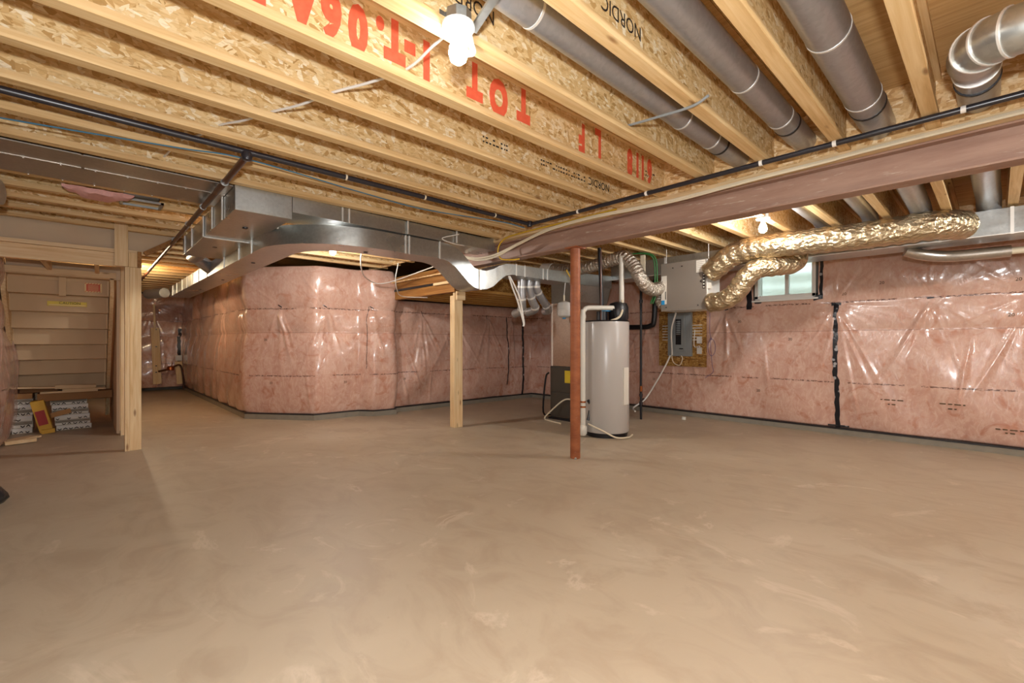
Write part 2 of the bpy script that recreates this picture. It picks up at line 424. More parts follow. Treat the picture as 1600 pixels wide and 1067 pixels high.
def film_wall(name, path, z0, z1, pins=(), step=.017, puff=.045, seed=0, hole=None, flip=False, label=None, rnd=3, taper=None):
    """dense film surface following an XY path; interior lies to the left of travel (right if flip)"""
    rs = np.random.RandomState(seed)
    P = [np.array(p, float) for p in path]; pts = []
    for a, c in zip(P[:-1], P[1:]):
        n = max(2, int(np.linalg.norm(c - a) / step)); pts += [a + (c - a) * i / n for i in range(n)]
    pts.append(P[-1]); pts = np.array(pts)
    for _ in range(rnd):
        q = pts.copy(); q[2:-2] = (pts[:-4] + pts[1:-3] + pts[2:-2] + pts[3:-1] + pts[4:]) / 5; pts = q
    tg = np.gradient(pts, axis=0); tg /= np.linalg.norm(tg, axis=1)[:, None]
    nm = np.stack([-tg[:, 1], tg[:, 0]], 1) * (-1 if flip else 1)
    s = np.concatenate([[0], np.cumsum(np.linalg.norm(np.diff(pts, axis=0), axis=1))])
    nz = int((z1 - z0) / step) + 1; z = np.linspace(z0, z1, nz)
    S, Z = np.meshgrid(s, z, indexing='ij')
    bands = [z0, 1.31, 1.665, z1]; amps = (.6, .22, .45)
    d = np.zeros_like(S)
    for lo, hi, am in zip(bands[:-1], bands[1:], amps):
        m = (Z >= lo) & (Z <= hi); t = np.clip((Z - lo) / (hi - lo), 0, 1)
        d[m] += (puff * 1.6 * am * (1 - np.abs(2 * t - 1) ** 2.6))[m]
    d *= 1 + .22 * np.sin(S * 1.7 + seed) + .05 * np.sin(S * 5.3 + seed * 2)
    for _ in range(10):
        fx, fz, ph = rs.uniform(.5, 5), rs.uniform(.5, 5), rs.uniform(0, 6.28); d += .0045 * np.sin(fx * S * 2 + fz * Z * 2 + ph)
    for _ in range(9):           # long loose folds hanging down
        c0, sl, wd, zc = rs.uniform(0, s[-1]), rs.uniform(-.35, .35), rs.uniform(.012, .03), rs.uniform(.3, 1.1)
        d += .012 * np.exp(-((S - c0 - sl * (Z - zc)) / wd) ** 2) * np.exp(-((Z - zc) / .35) ** 2)
    for (ps, pz) in pins:
        dx, dz = S - ps, Z - pz; r = np.hypot(dx, dz); ph = np.arctan2(dz, dx)
        n1, n2 = rs.randint(17, 22), rs.randint(29, 38)
        wob = .6 * np.sin(2 * ph + rs.uniform(0, 6)) + .3 * np.sin(3 * ph)
        ridge = lambda n, k: (1 - np.abs(np.sin(n * ph / 2 + wob * 2 + rs.uniform(0, 6)))) ** k
        amp = .55 + .45 * np.sin(3 * ph + rs.uniform(0, 6)) * np.sin(2 * ph + rs.uniform(0, 6))
        star = (ridge(n1, 2.5) + .7 * ridge(n2, 2.5)) * amp - .35
        d += .012 * star * np.clip(r / .18, 0, 1) * np.exp(-r / .38) - .04 * np.exp(-(r / .13) ** 2)
        for _ in range(7):       # long curved folds fanning down from the fastener
            sl, cv, ln, wd = rs.uniform(-.5, .5), rs.uniform(-.25, .25), rs.uniform(.4, 1.1), rs.uniform(.011, .02)
            dn = np.clip(-dz, 0, 2)
            d += .010 * np.exp(-((dx - sl * dn - cv * dn * dn) / (wd * (1 + dn))) ** 2) * np.clip(dn * 6, 0, 1) * np.exp(-(dn / ln) ** 4)
    d = np.maximum(d, -.02)
    if taper is not None: d *= taper
    X = pts[:, 0][:, None] + nm[:, 0][:, None] * d; Y = pts[:, 1][:, None] + nm[:, 1][:, None] * d
    ns = len(s); V = np.stack([X, Y, Z], 2).reshape(-1, 3)
    idx = np.arange(ns * nz).reshape(ns, nz)
    F = np.stack([idx[:-1, :-1], idx[1:, :-1], idx[1:, 1:], idx[:-1, 1:]], 2).reshape(-1, 4)
    if hole:
        c = V[F].mean(1); F = F[~((c[:, 1] > hole[0]) & (c[:, 1] < hole[1]) & (c[:, 2] > hole[2]) & (c[:, 2] < hole[3]))]
    # wooden/concrete backing thickness: close the rim backwards
    loc = np.array([pts[:, 0].mean(), pts[:, 1].mean(), 0.0])
    back = np.stack([pts[:, 0] - nm[:, 0] * .06, pts[:, 1] - nm[:, 1] * .06], 1)
    o0 = len(V); bk = [(x, yv, z0) for x, yv in back] + [(x, yv, z1) for x, yv in back]
    V2 = np.concatenate([V, np.array(bk)]); F2 = F.tolist()
    for i in range(ns - 1):
        F2.append([int(idx[i, 0]), o0 + i, o0 + i + 1, int(idx[i + 1, 0])]); F2.append([int(idx[i, -1]), int(idx[i + 1, -1]), o0 + ns + i + 1, o0 + ns + i])
    me = bpy.data.meshes.new(name); me.from_pydata((V2 - loc).tolist(), [], F2)
    uvl = me.uv_layers.new(name='UVMap'); UV = np.concatenate([np.stack([S.ravel(), Z.ravel()], 1), np.stack([np.tile(s, 2), np.repeat([z0, z1], ns)], 1)])
    li = np.zeros(len(me.loops), int); me.loops.foreach_get('vertex_index', li); uvl.data.foreach_set('uv', UV[li].ravel().astype(np.float32))
    me.polygons.foreach_set('use_smooth', [True] * len(me.polygons)); me.materials.append(M_poly)
    o = bpy.data.objects.new(name, me); COL.objects.link(o); o.location = loc; WORLD[o.name] = tuple(loc); props(o, label, None, None, 'structure')
    def ev(sv, zv, out=.004):
        i = int(np.clip(np.searchsorted(s, sv), 0, ns - 1)); k = int(np.clip(round((zv - z0) / (z1 - z0) * (nz - 1)), 0, nz - 1))
        return Vector((X[i, k] + nm[i, 0] * out, Y[i, k] + nm[i, 1] * out, Z[i, k])), Vector((tg[i, 0], tg[i, 1], 0)), Vector((nm[i, 0], nm[i, 1], 0))
    o_ev[name] = ev
    return o
o_ev = {}
def tape(wall, sA, zA, sB, zB, wd=.05, name='tape_strip'):
    ev = o_ev[wall.name]; n = max(2, int(math.hypot(sB - sA, zB - zA) / .05)); L, Rr = [], []
    vert = abs(zB - zA) > abs(sB - sA); b = B(); rings = []
    for i in range(n + 1):
        t = i / n; p, tg, nm = ev(sA + (sB - sA) * t, zA + (zB - zA) * t, .004)
        sd = (tg if vert else Vector((0, 0, 1))) * wd / 2 * (1 + .12 * math.sin(i * 2.3)); p = p + tg * (.004 * math.sin(i * 1.7) if vert else 0)
        rings.append([p - sd, p + sd, p + sd + nm * .004, p - sd + nm * .004])
    b.loft(rings); return b.build(name, M_tape, wall)
def wall_pin(wall, s, z, sl=.6):
    p, tg, nm = o_ev[wall.name](s, z, .004)
    B().obox(p, tg * .03 + Vector((0, 0, .03 * sl)), Vector((0, 0, .008)), nm * .003).build('black_pin', M_tape, wall)

# right wall: travel from far corner toward camera so the interior is on the right => flip
RWx = 6.95
W_R = film_wall('wall_right', [(RWx, 6.78), (RWx, Y0)], .085, 2.24, pins=[(6.78 - yy, 1.64) for yy in (5.2, 4.03, 2.76, 1.4, .50, -.25, -1.3)], seed=3,
                hole=(WY0 - .02, WY1 + .02, WZ0 - .02, WZ1 + .1), flip=True, label='pink insulated basement wall under glossy plastic film, with a small window')
sR = lambda yy: 6.78 - yy
tape(W_R, sR(1.40), 1.64, sR(1.375), .09, .05); tape(W_R, sR(1.47), .10, sR(1.25), .10, .02); tape(W_R, sR(1.44), 1.64, sR(1.34), 1.645, .035)
tape(W_R, sR(2.41), 1.98, sR(2.41), 1.62, .07); tape(W_R, sR(1.55), 2.2, sR(1.55), 1.76, .035); tape(W_R, sR(1.64), 1.735, sR(1.53), 1.75, .06); tape(W_R, sR(2.34), 1.73, sR(2.26), 1.72, .05)
wall_pin(W_R, sR(.5), 1.665, .1); wall_pin(W_R, sR(2.76), 1.64, .2)
W_F = film_wall('wall_far', [(6.97, 6.76), (3.70, 6.86)], .085, 1.86, pins=[(6.97 - x, 1.67) for x in (6.4, 5.75, 4.98, 4.30)], seed=5, flip=False,
                label='pink insulated far wall in shade behind the wooden post')
tape(W_F, 6.97 - 6.68, 1.69, 6.97 - 6.68, .09, .045); tape(W_F, 6.97 - 6.25, 1.66, 6.97 - 6.25, .3, .02)
wall_pin(W_F, 6.97 - 4.30, 1.67, 2.5); wall_pin(W_F, 6.97 - 5.75, 1.6, 2.5)
W_B = film_wall('wall_bay', [(3.80, 6.95), (3.66, 6.66), (3.32, 6.70), (3.18, 6.90), (2.52, 6.95), (1.80, 7.82), (1.80, 13.75)], .085, 2.30,
                pins=[(s_, 1.71) for s_ in (.67, 1.38, 2.10, 2.86, 4.1, 6.5)], seed=8, flip=False, puff=.06, rnd=4, label='pink insulated angled bay wall under bulging plastic film below the curved duct')
for s_ in (.67, 1.38, 2.10): wall_pin(W_B, s_, 1.71, .6)
tape(W_B, .72, 1.72, .72, .75, .006, 'film_seam')
W_E = film_wall('wall_end', [(1.82, 13.7), (.45, 13.7)], .085, 2.30, pins=[(.1, 1.9), (.65, 2.05), (1.2, 1.7)], seed=15, flip=False, label='pink insulated end wall of the corridor')
tape(W_E, 1.02, 2.1, 1.0, .2, .07); tape(W_E, .1, 1.5, .12, .2, .07)
W_L = film_wall('wall_left', [(-.66, 13.7), (-.66, 5.2)], .02, 2.30, pins=[(3.0, 1.6), (5.5, 1.6), (6.4, 1.7)], seed=18, flip=False, puff=.055, label='bulging plastic covered insulation beside the stair underside')
def film_print(wall, sv, zv, body, size=.05):
    p, tg, nm = o_ev[wall.name](sv, zv, .006)
    text('printed_mark', body, size, basis(p, (-nm).cross(Vector((0, 0, 1))), (0, 0, 1)), M_inkl, wall)
for yy, zz in ((.93, 1.87), (-.15, 1.80), (1.31, 1.76), (-.1, 1.43), (2.55, 1.45), (1.9, 1.2), (3.9, .55), (2.3, .48)): film_print(W_R, sR(yy), zz, '20')
for s_, zz in ((2.2, .55), (1.1, .55), (2.3, 1.2)): film_print(W_B, s_, zz, '20')
for s_, zz in ((3.05, .55), (2.0, 1.2)): film_print(W_F, s_, zz, '20')
for yy, zz in ((.83, .47), (.33, .47), (-.1, .25)):      # two short printed lines, too small to read
    for i in range(9):
        for j in (0, 1):
            if j and not 2 < i < 6: continue
            p, tg, nm = o_ev['wall_right'](sR(yy) - .1 + i * .024, zz - j * .035, .005)
            B().obox(p, tg * .009, Vector((0, 0, .006)), nm * .001).build('printed_dash', M_inkl, W_R)
for wname, pth in (('trim_1', [(6.97, 6.74), (6.97, Y0)]), ('trim_2', [(6.99, 6.74), (3.74, 6.83)])):
    b = B(); (xa, ya), (xb, yb) = pth
    d = Vector((xb - xa, yb - ya, 0)); nrm = Vector((d.y, -d.x, 0)).normalized()
    b.board(Vector((xa, ya, .034)) + nrm * .02, Vector((xb, yb, .034)) + nrm * .02, .068, .10)
    b.build(wname, M_con, kind='structure', label='narrow grey concrete footing strip under the film')
    B().board(Vector((xa, ya, .074)) + nrm * .03, Vector((xb, yb, .074)) + nrm * .03, .016, .09).build('sealant_bead' if wname == 'x' else 'dark_gasket', M_dark, bpy.data.objects[wname])
bp = [(3.78, 6.96), (3.68, 6.62), (3.30, 6.66), (3.16, 6.86), (2.48, 6.90), (1.775, 7.78), (1.775, 13.7)]
def ribbon(path, z0, z1, th, name, mat, parent=None, **kw):
    b = B(); rings = []
    P = [Vector((x, y, 0)) for x, y in path]
    for i, p in enumerate(P):
        d = (P[min(i + 1, len(P) - 1)] - P[max(i - 1, 0)]).normalized(); n = Vector((d.y, -d.x, 0))
        rings.append([p + Vector((0, 0, z0)), p + Vector((0, 0, z1)), p + n * th + Vector((0, 0, z1)), p + n * th + Vector((0, 0, z0))])
    return b.loft(rings).build(name, mat, parent, **kw)
tr = ribbon(bp, 0, .075, .15, 'trim_3', M_con, kind='structure', label='grey concrete footing curb under the angled bay wall')
ribbon([(x, y + .012) for x, y in bp], .073, .09, .1, 'dark_gasket', M_dark, tr)

# window in the right wall
win = thing('window_1', (7.0, (WY0 + WY1) / 2, WZ0), kind='structure', label='small white slider basement window in the pink wall')
b = B(); fw = .045
b.box(6.93, 7.07, WY0, WY1, WZ0 - .02, WZ0 + fw); b.box(6.93, 7.07, WY0, WY1, WZ1 - fw, WZ1); b.box(6.93, 7.07, WY0, WY0 + fw, WZ0, WZ1); b.box(6.93, 7.07, WY1 - fw, WY1, WZ0, WZ1)
b.build('window_frame', M_vinyl, win, bevel=.004)
ym = 1.95
B().box(6.98, 7.04, ym - .022, ym + .022, WZ0 + fw, WZ1 - fw).build('window_mullion', M_vinyl, win, bevel=.003)
B().box(7.005, 7.011, WY0 + fw, ym - .02, WZ0 + fw, WZ1 - fw).build('window_pane', M_glass, win)
B().box(7.025, 7.031, ym + .02, WY1 - fw, WZ0 + fw, WZ1 - fw).build('window_pane', M_glass, win)
B().box(6.90, 6.96, WY0 - .03, WY1 + .03, WZ0 - .04, WZ0 - .015).build('window_sill', M_vinyl, win, bevel=.004)
# corrugated steel window well outside
b = B(); rings = []
for i in range(40):
    zz = 1.3 + i * .03; rr = .55 + .012 * math.sin(i * .8)
    rings.append([(7.26 + rr * math.sin(a), 1.97 + (rr + .1) * math.cos(a), zz) for a in [PI * k / 16 for k in range(17)]])
b.loft(rings, closed=False); b.build('window_well', M_well, smooth=True, label='pale corrugated steel well outside the basement window', category='window well')

# ------------------------------------------------------------------ steel beam, column, posts
beam = thing('steel_beam', (3.587, 1.2, 2.10), 'long red oxide steel beam carrying the floor joists', 'beam')
B().box(3.520, 3.654, Y0, 5.15, 2.10, 2.113).build('bottom_flange', M_beam, beam, bevel=.002)
B().box(3.520, 3.654, Y0, 5.15, 2.292, 2.305).build('top_flange', M_beam, beam, bevel=.002)
B().box(3.582, 3.592, Y0, 5.15, 2.112, 2.293).build('beam_web', M_beam, beam)
B().box(3.45, 3.69, Y0, 5.15, 2.306, 2.3425).build('wood_nailer', M_wy, beam, bevel=.003).__setitem__('label', 'pale wooden nailer plank on the beam')
colo = thing('steel_column', (3.575, 2.875, 0), 'round red oxide steel column standing on the concrete floor', 'column')
B().lathe((3.575, 2.875, .0), [(.047, 0), (.05, .006), (.05, 2.09)], 28).build('column_shaft', M_col, colo, smooth=True)
B().box(3.50, 3.65, 2.80, 2.95, 2.088, 2.0995).build('cap_plate', M_col, colo)
B().lathe((3.53, 2.835, 0), [(.0, .0), (.012, .0), (.012, .012), (.005, .02)], 8).build('anchor_bolt', M_galv, colo)

post = thing('wood_post', (3.71, 5.07, 0), 'built-up pine post standing alone under the sunken floor beam', 'post')
for i, (y0, y1, x0) in enumerate(((5.00, 5.037, 3.645), (5.039, 5.076, 3.645), (5.078, 5.115, 3.652))):
    B().box(x0, x0 + .135, y0, y1, 0, 1.79 if i else 1.83).build('post_ply', M_wz, post, bevel=.003)
B().box(3.66, 3.80, 4.962, 4.999, 1.73, 1.845).build('nailing_block', M_wx, post, bevel=.003)
wb = thing('wood_beam', (3.69, 5.9, 1.84), 'brown wooden beam on the pine post under the sunken floor', 'beam')
B().box(3.64, 3.74, 5.0, 6.74, 1.84, 1.965).build('lower_ply', M_lvl, wb, bevel=.003)
B().box(3.66, 3.75, 5.15, 6.74, 2.0, 2.20).build('upper_ply', M_lvl, wb, bevel=.003)
B().box(3.63, 3.76, 5.3, 6.74, 1.966, 1.998).build('sill_gasket', M_dark, wb)
B().box(3.60, 3.655, 4.93, 5.45, 1.955, 1.99).build('packing_board', M_wy, wb, bevel=.002)

# ------------------------------------------------------------------ stair framing and staircase at the left
sw = thing('wall_stair', (.38, 8, 0), kind='structure', label='open stud wall of pale pine beside the stairs')
B().box(.318, .357, 6.300, 6.389, 0, 1.955).build('wall_stud', M_wz, sw, bevel=.002)
B().box(.359, .455, 6.315, 6.353, 0.0, 1.955).build('wall_stud', M_wz, sw, bevel=.002)
for i, yy in enumerate((7.42, 7.83, 8.24, 8.65, 9.06, 9.47)):
    B().box(.335, .424, yy, yy + .038, 0.0, 2.30).build('wall_stud', M_wz, sw, bevel=.002)
B().box(.335, .424, 6.5, 9.6, 2.30, 2.338).build('top_plate', M_wy, sw)
B().box(.30, .33, 7.5, 9.5, .02, 2.1).build('drywall_sheet', M_drywall, sw)
B().box(-.70, .40, 6.36, 6.398, 1.957, 2.097).build('door_header', M_wx, sw, bevel=.002)
B().box(-.70, .47, 6.33, 6.42, 2.099, 2.137).build('header_plate', M_wx, sw, bevel=.002)
B().box(.235, .345, 6.302, 6.34, 1.958, 2.64).build('cripple_stud', M_wz, sw, bevel=.002)
B().box(.347, .42, 6.302, 6.36, 1.957, 2.11).build('header_block', M_wz, sw, bevel=.002)
B().box(.422, .457, 6.31, 6.36, 1.957, 2.13).build('header_block', M_lvl, sw, bevel=.002)
B().prism([(-.71, 6.43, 2.138), (.50, 6.43, 2.138), (.90, 6.43, 2.42), (.90, 6.43, 2.64), (-.71, 6.43, 2.64)], (0, .016, 0)).build('drywall_panel', M_drywall, sw)
B().board((.49, 6.43, 2.125), (.92, 6.43, 2.43), .04, .05, (0, 1, 0)).build('raking_plate', M_lvl, sw)
for x in (-.30, .10): B().board((x, 6.45, 2.02), (x + .02, 7.4, 2.02), .09, .038).build('header_brace', M_wy, sw)
B().box(-.62, .33, 7.40, 7.44, 1.92, 2.08).build('landing_panel', M_drywall, sw)

st = thing('staircase', (-.2, 8.2, .5), 'underside of a wooden staircase with stacked tan riser boards', 'staircase')
n_r = 8; rise = .197; run = .196
for i in range(n_r):
    zt = 1.93 - i * rise; yy = 7.56 + i * run
    r_ = B().box(-.632, .232, yy, yy + .012, zt - rise - .01, zt - .012).build('riser', M_tan, st)
    B().box(-.632, .232, yy - run + .012, yy + .02, zt - .012, zt + .014).build('tread', M_tan2, st, bevel=.003)
    B().box(-.40, .0, yy - .012, yy, zt - .05, zt - .013).build('glue_block', M_tan2, st)
    for sx in (-.628, .215): B().board((sx + .006, yy - .010, zt - .02), (sx + .006, yy - .01, zt - rise + .0), .012, .012, (1, 0, 0)).build('wedge_strip', M_wz, st)
B().box(-.64, .29, 7.36, 7.40, 1.93, 2.0).build('top_crosspiece', M_wx, st, bevel=.003)
B().box(-.21, -.15, 7.50, 7.545, 1.70, 1.92).build('centre_cleat', M_tan2, st)
for sx in (-.655, .236):
    B().prism([(sx, 7.40, 1.72), (sx, 7.40, 2.0), (sx, 9.05, .36), (sx, 9.05, .08)], (.036, 0, 0)).build('stringer', M_wy, st)
lab = B().box(.01, .165, 7.545, 7.556, 1.765, 1.875).build('warning_label', M_stripe, st); lab['label'] = 'orange warning label with a striped border'
B().box(.025, .15, 7.540, 7.546, 1.778, 1.862).build('label_face', M_orange, lab)
for i in range(5): B().box(.04, .135, 7.537, 7.541, 1.788 + i * .014, 1.792 + i * .014).build('label_line', M_stripe, lab)
for i in range(6):
    for zz in (1.765, 1.863): B().board((.012 + i * .026, 7.5425, zz + .001), (.024 + i * .026, 7.5425, zz + .011), .006, .004, (1, 0, -1)).build('border_stripe', M_orange, lab)
lab2 = B().box(-.315, .03, 7.74, 7.7555, 1.595, 1.65).build('caution_label', M_yell, st); lab2['label'] = 'yellow caution strip with dark lettering'
text('label_text', 'CAUTION', .042, basis((-.12, 7.738, 1.63), (1, 0, 0), (0, 0, 1)), M_ink, lab2)
B().box(-.30, .02, 7.7385, 7.741, 1.602, 1.612).build('label_band', M_stripe, lab2)
st['kind'] = 'thing'

# ------------------------------------------------------------------ lamps
def lamp(x, y, z, label, k=1.0, col=None, box=True):
    t = thing('ceiling_lamp', (x, y, z), label, 'lamp', 'bare bulb lampholders')
    B().lathe((x, y, z), [(.0, .0), (.016, .0), (.03, .012), (.036, .034), (.034, .056), (.022, .082), (.015, .1), (.0, .1)][::1], 20).build('bulb', bulb_mat(k, col), t, smooth=True)
    B().lathe((x, y, z), [(.014, .092), (.018, .094), (.02, .118), (.055, .124), (.062, .132), (.062, .142), (.0, .142)], 24).build('lampholder', M_porc, t, smooth=True)
    if box: B().lathe((x, y, z), [(.0, .143), (.05, .143), (.05, .19), (.0, .19)], 8).build('junction_box', M_galv, t)
    return t
l1 = lamp(1.03, 1.39, 2.205, 'large bright bare bulb in a white holder beside the red lettering', .09)
B().board((1.10, 1.39, 2.36), (1.02, 1.01, 2.40), .03, .012, (1, 0, 0)).build('hanger_strap', M_galv, l1)
B().tube(spline([(1.09, 1.40, 2.345), (1.115, 1.42, 2.33), (1.125, 1.42, 2.30), (1.10, 1.42, 2.285)], 5), .012, 8).build('pull_clip', M_porc, l1)
B().box(.97, 1.09, 1.425, 1.428, 2.345, 2.40).build('mounting_plate', M_galv, l1)
lamp(2.15, 5.38, 2.19, 'small lit bulb under the joists below the curved duct')
lamp(4.72, 1.52, 2.20, 'lit bulb behind the steel beam above the foil ducts', .75)
lamp(1.55, -1.05, 2.185, 'bare bulb behind the viewpoint near the rear wall', .9)
lamp(5.0, -1.2, 2.185, 'unseen added fill bulb behind the steel beam near the rear wall', 1.1)  # extra bulb added out of view as fill light
lamp(.50, 9.1, 2.185, 'unseen bare bulb added over the corridor beyond the stair wall', .75, (1.0, .80, .52))  # hidden from view, added to give the corridor its golden light

# ------------------------------------------------------------------ ducts
rd = thing('return_duct', (1.03, 5.1, 2.155), 'big rectangular metal return duct box hanging under the joists', 'duct')
def rbox(b, x0, x1, y0, y1, z0, z1): return b.box(x0, x1, y0, y1, z0, z1)
B().box(.83, 1.238, 3.925, 5.12, 2.155, 2.342).build('duct_section', M_galv, rd, bevel=.004)
B().box(.826, 1.242, 5.125, 6.35, 2.150, 2.342).build('duct_section', M_galv, rd, bevel=.004)
for x in (.82, 1.24):
    for yy in (4.32, 4.72, 5.12, 5.75, 6.2): B().box(x - .004, x + .006, yy - .012, yy + .012, 2.15, 2.342).build('drive_cleat', M_seam, rd)
B().box(.828, 1.24, 5.105, 5.135, 2.143, 2.153).build('slip_seam', M_seam, rd)
for (x, yy) in ((1.03, 4.5), (1.0, 5.6)): B().lathe((x, yy, 2.147), [(.022, 0), (.022, .008)], 12).build('black_plug', M_dark, rd)
# return trunk running along the joists to the right (upper) with rounded heel
def bend(x0, y0, x1, r, y1, z0, z1, n=10):
    """heel: face starts travelling along -X... outer corner rounded"""
rings = []
def sect(x, ya, yb, z0, z1): return [(x, ya, z0), (x, ya, z1), (x, yb, z1), (x, yb, z0)]
for t in range(9):
    a = t / 8 * PI / 2; rings.append(sect(1.243 + .20 * math.sin(a), 3.932, 4.32, 2.215, 2.342))
for x in (1.9, 2.3, 2.8, 3.3, 3.47): rings.append(sect(x, 3.945 + .02 * (x - 1.9), 4.32, 2.215, 2.342))
B().loft(rings).build('upper_trunk', M_galv, rd, smooth=True, angle=30)
for x in (1.66, 1.72, 2.31, 2.9): B().box(x - .006, x + .006, 3.932, 3.946, 2.215, 2.342).build('drive_cleat', M_seam, rd)

sd = thing('supply_duct', (1.36, 7, 2.03), 'long low supply duct curving along the corridor and under the joists', 'duct')
# one continuous lofted duct: corridor leg (Y) -> rounded elbow -> X leg -> dip under the beam
rings = []
def rs4(p, side, hw, z0, z1):
    p = Vector(p); s_ = Vector(side)
    a, c = p - s_ * hw, p + s_ * hw
    return [(a.x, a.y, z0), (a.x, a.y, z1), (c.x, c.y, z1), (c.x, c.y, z0)]
for yy in (10.9, 9.2, 7.6, 6.6, 5.6, 4.75): rings.append(rs4((1.36, yy, 0), (1, 0, 0), .16, 2.03, 2.20))
cx, cy, rr = 1.36 + .62, 4.75, .62
for i in range(1, 9):
    a = PI + i / 8 * PI / 2
    rings.append(rs4((cx + rr * math.cos(a), cy + rr * math.sin(a), 0), (-math.cos(a), -math.sin(a), 0), .165, 2.03, 2.20))
for (x, z0, z1) in ((2.2, 2.03, 2.20), (2.5, 2.03, 2.20), (2.70, 2.03, 2.20), (2.80, 2.015, 2.195), (2.90, 1.965, 2.175), (3.0, 1.88, 2.12), (3.08, 1.81, 2.05), (3.16, 1.765, 1.985), (3.24, 1.75, 1.965),
                    (3.34, 1.76, 1.97), (3.44, 1.80, 2.0), (3.54, 1.88, 2.05), (3.64, 1.945, 2.085), (3.74, 1.965, 2.09), (4.4, 1.965, 2.10), (5.8, 1.965, 2.15)):
    rings.append(rs4((x, 4.13, 0), (0, 1, 0), .165, z0, z1))
B().loft(rings).build('duct_run', M_galv, sd, smooth=True, angle=40)
for x in (2.3, 2.34, 2.70): B().box(x - .006, x + .006, 3.955, 3.967, 2.022, 2.205).build('drive_cleat', M_seam, sd)
B().box(3.225, 3.255, 3.953, 3.966, 1.745, 1.97).build('drive_cleat', M_seam, sd)
for x in (3.80, 3.95, 4.28, 4.36): B().box(x - .006, x + .006, 3.956, 3.967, 1.958, 2.10).build('drive_cleat', M_seam, sd)
for yy in (5.0, 5.5, 6.2, 7.2, 7.8, 8.3, 8.8, 9.3, 9.9, 10.4): B().box(1.192, 1.201, yy - .012, yy + .012, 2.022, 2.205).build('drive_cleat', M_seam, sd)
for (x, yy) in ((1.36, 5.6), (1.42, 7.4), (1.4, 9.0), (2.0, 4.2)): B().lathe((x, yy, 2.024), [(.02, 0), (.02, .008)], 12).build('black_plug', M_dark, sd)
B().cyl((1.02, 6.35, 2.24), (1.02, 6.95, 2.24), .085).build('round_collar', M_duct, sd, smooth=True)
B().cyl((1.02, 6.9, 2.24), (1.25, 7.15, 2.12), .08).build('round_collar', M_duct, sd, smooth=True)
B().cyl((1.1, 10.6, 2.08), (.9, 11.1, 2.08), .09).build('round_collar', M_duct, sd, smooth=True)

# sheet metal panning under the joists at the left
pan = thing('joist_panning', (0, 4.3, 2.335), 'flat sheet metal panning closing the joist bays above the stairs', 'metal sheet')
for (x0, x1) in ((XL, -.01), (.0, .826)):
    for (y0, y1) in ((3.955, 4.24), (4.25, 4.64)): B().box(x0, x1, y0, y1, 2.334, 2.342).build('pan_sheet', M_galvp, pan)
B().box(XL, .826, 4.236, 4.254, 2.331, 2.334).build('standing_seam', M_galvp, pan)
B().box(-.012, .004, 3.955, 4.64, 2.331, 2.334).build('standing_seam', M_galvp, pan)
for i in range(9):
    for yy in (4.245, 4.632): B().lathe((-.62 + i * .17, yy, 2.326), [(.005, 0), (.005, .004)], 6).build('screw_head', M_seam, pan)
vent = thing('ceiling_register', (.35, 4.98, 2.33), 'small dark metal floor boot opening between the joists', 'vent')
b = B(); b.box(.22, .50, 4.87, 4.89, 2.325, 2.342); b.box(.22, .50, 5.07, 5.09, 2.325, 2.342); b.box(.22, .24, 4.87, 5.09, 2.325, 2.342); b.box(.48, .50, 4.87, 5.09, 2.325, 2.342); b.build('boot_frame', M_galv, vent)
B().box(.24, .48, 4.89, 5.07, 2.38, 2.385).build('boot_throat', M_dark, vent)
# pink batt scrap
b = B(); rings = []
for i in range(12):
    t = i / 11; x = -.12 + .42 * t; h = .018 + .014 * math.sin(t * PI) + .006 * math.sin(i * 2.1)
    ye = 4.80 + .24 * math.sin(t * PI) ** .8 + .02 * math.sin(i * 2.7)
    rings.append([(x, 4.76 + .01 * math.sin(i * 1.9), 2.338), (x, 4.79, 2.338 - h), (x, ye - .02, 2.338 - h), (x, ye, 2.338)])
b.loft(rings).build('insulation_scrap', M_insul, smooth=True, label='torn scrap of pink fibreglass batt hanging between left joists', category='insulation')
b = B().cyl((-.72, 5.05, 2.25), (-.44, 4.98, 2.25), .09); b.build('duct_stub', M_duct, smooth=True, label='round metal duct end at the far left edge under the joists', category='duct')

# round ducts in the joist bays (run to the trunk behind the beam)
LBL = {1.265: 'round metal duct in the joist bay nearest the large bulb', .86: 'round metal duct in the second bay right of the bulb', .475: 'wide round metal duct in the bay left of the steel elbow'}
for (yy, zz, rr) in ((1.265, 2.475, .066), (.86, 2.47, .07), (.475, 2.44, .082)):
    t = thing('round_duct', (2.0, yy, zz - rr), LBL[yy], 'duct', 'round ducts between joists')
    B().tube([(XL, yy, zz), (3.3, yy, zz)], rr, 24).build('pipe_run', M_duct, t, smooth=True)
    B().tube(spline([(3.28, yy, zz), (3.5, yy, zz), (5.2, yy, zz - .03), (5.65, yy, zz - .05), (5.86, yy, zz - .12), (5.92, yy, 2.3)], 6), rr * .97, 24).build('pipe_run', M_duct, t, smooth=True)
    for x in (1.3, 2.05 + yy * .4, 2.95): B().tube([(x, yy, zz), (x + .012, yy, zz)], rr + .002, 24).build('crimp_ring', M_seam, t, smooth=True)
    B().tube([(3.08, yy, zz), (3.10, yy, zz)], rr + .0025, 24).build('dark_band', M_dark, t, smooth=True)
    B().lathe((5.92, yy, 2.318), [(rr + .03, 0), (rr + .03, .01), (rr, .02), (rr, .05)], 24).build('takeoff_collar', M_seam, t, smooth=True)
el = thing('elbow_duct', (2.7, 0, 2.25), 'shiny round duct with a segmented elbow under the right joists', 'duct')
er = .09
B().tube([(2.60, -.105, 2.345), (2.60, -1.7, 2.345)], er, 28).build('pipe_run', M_seam, el, smooth=True)
segs = []
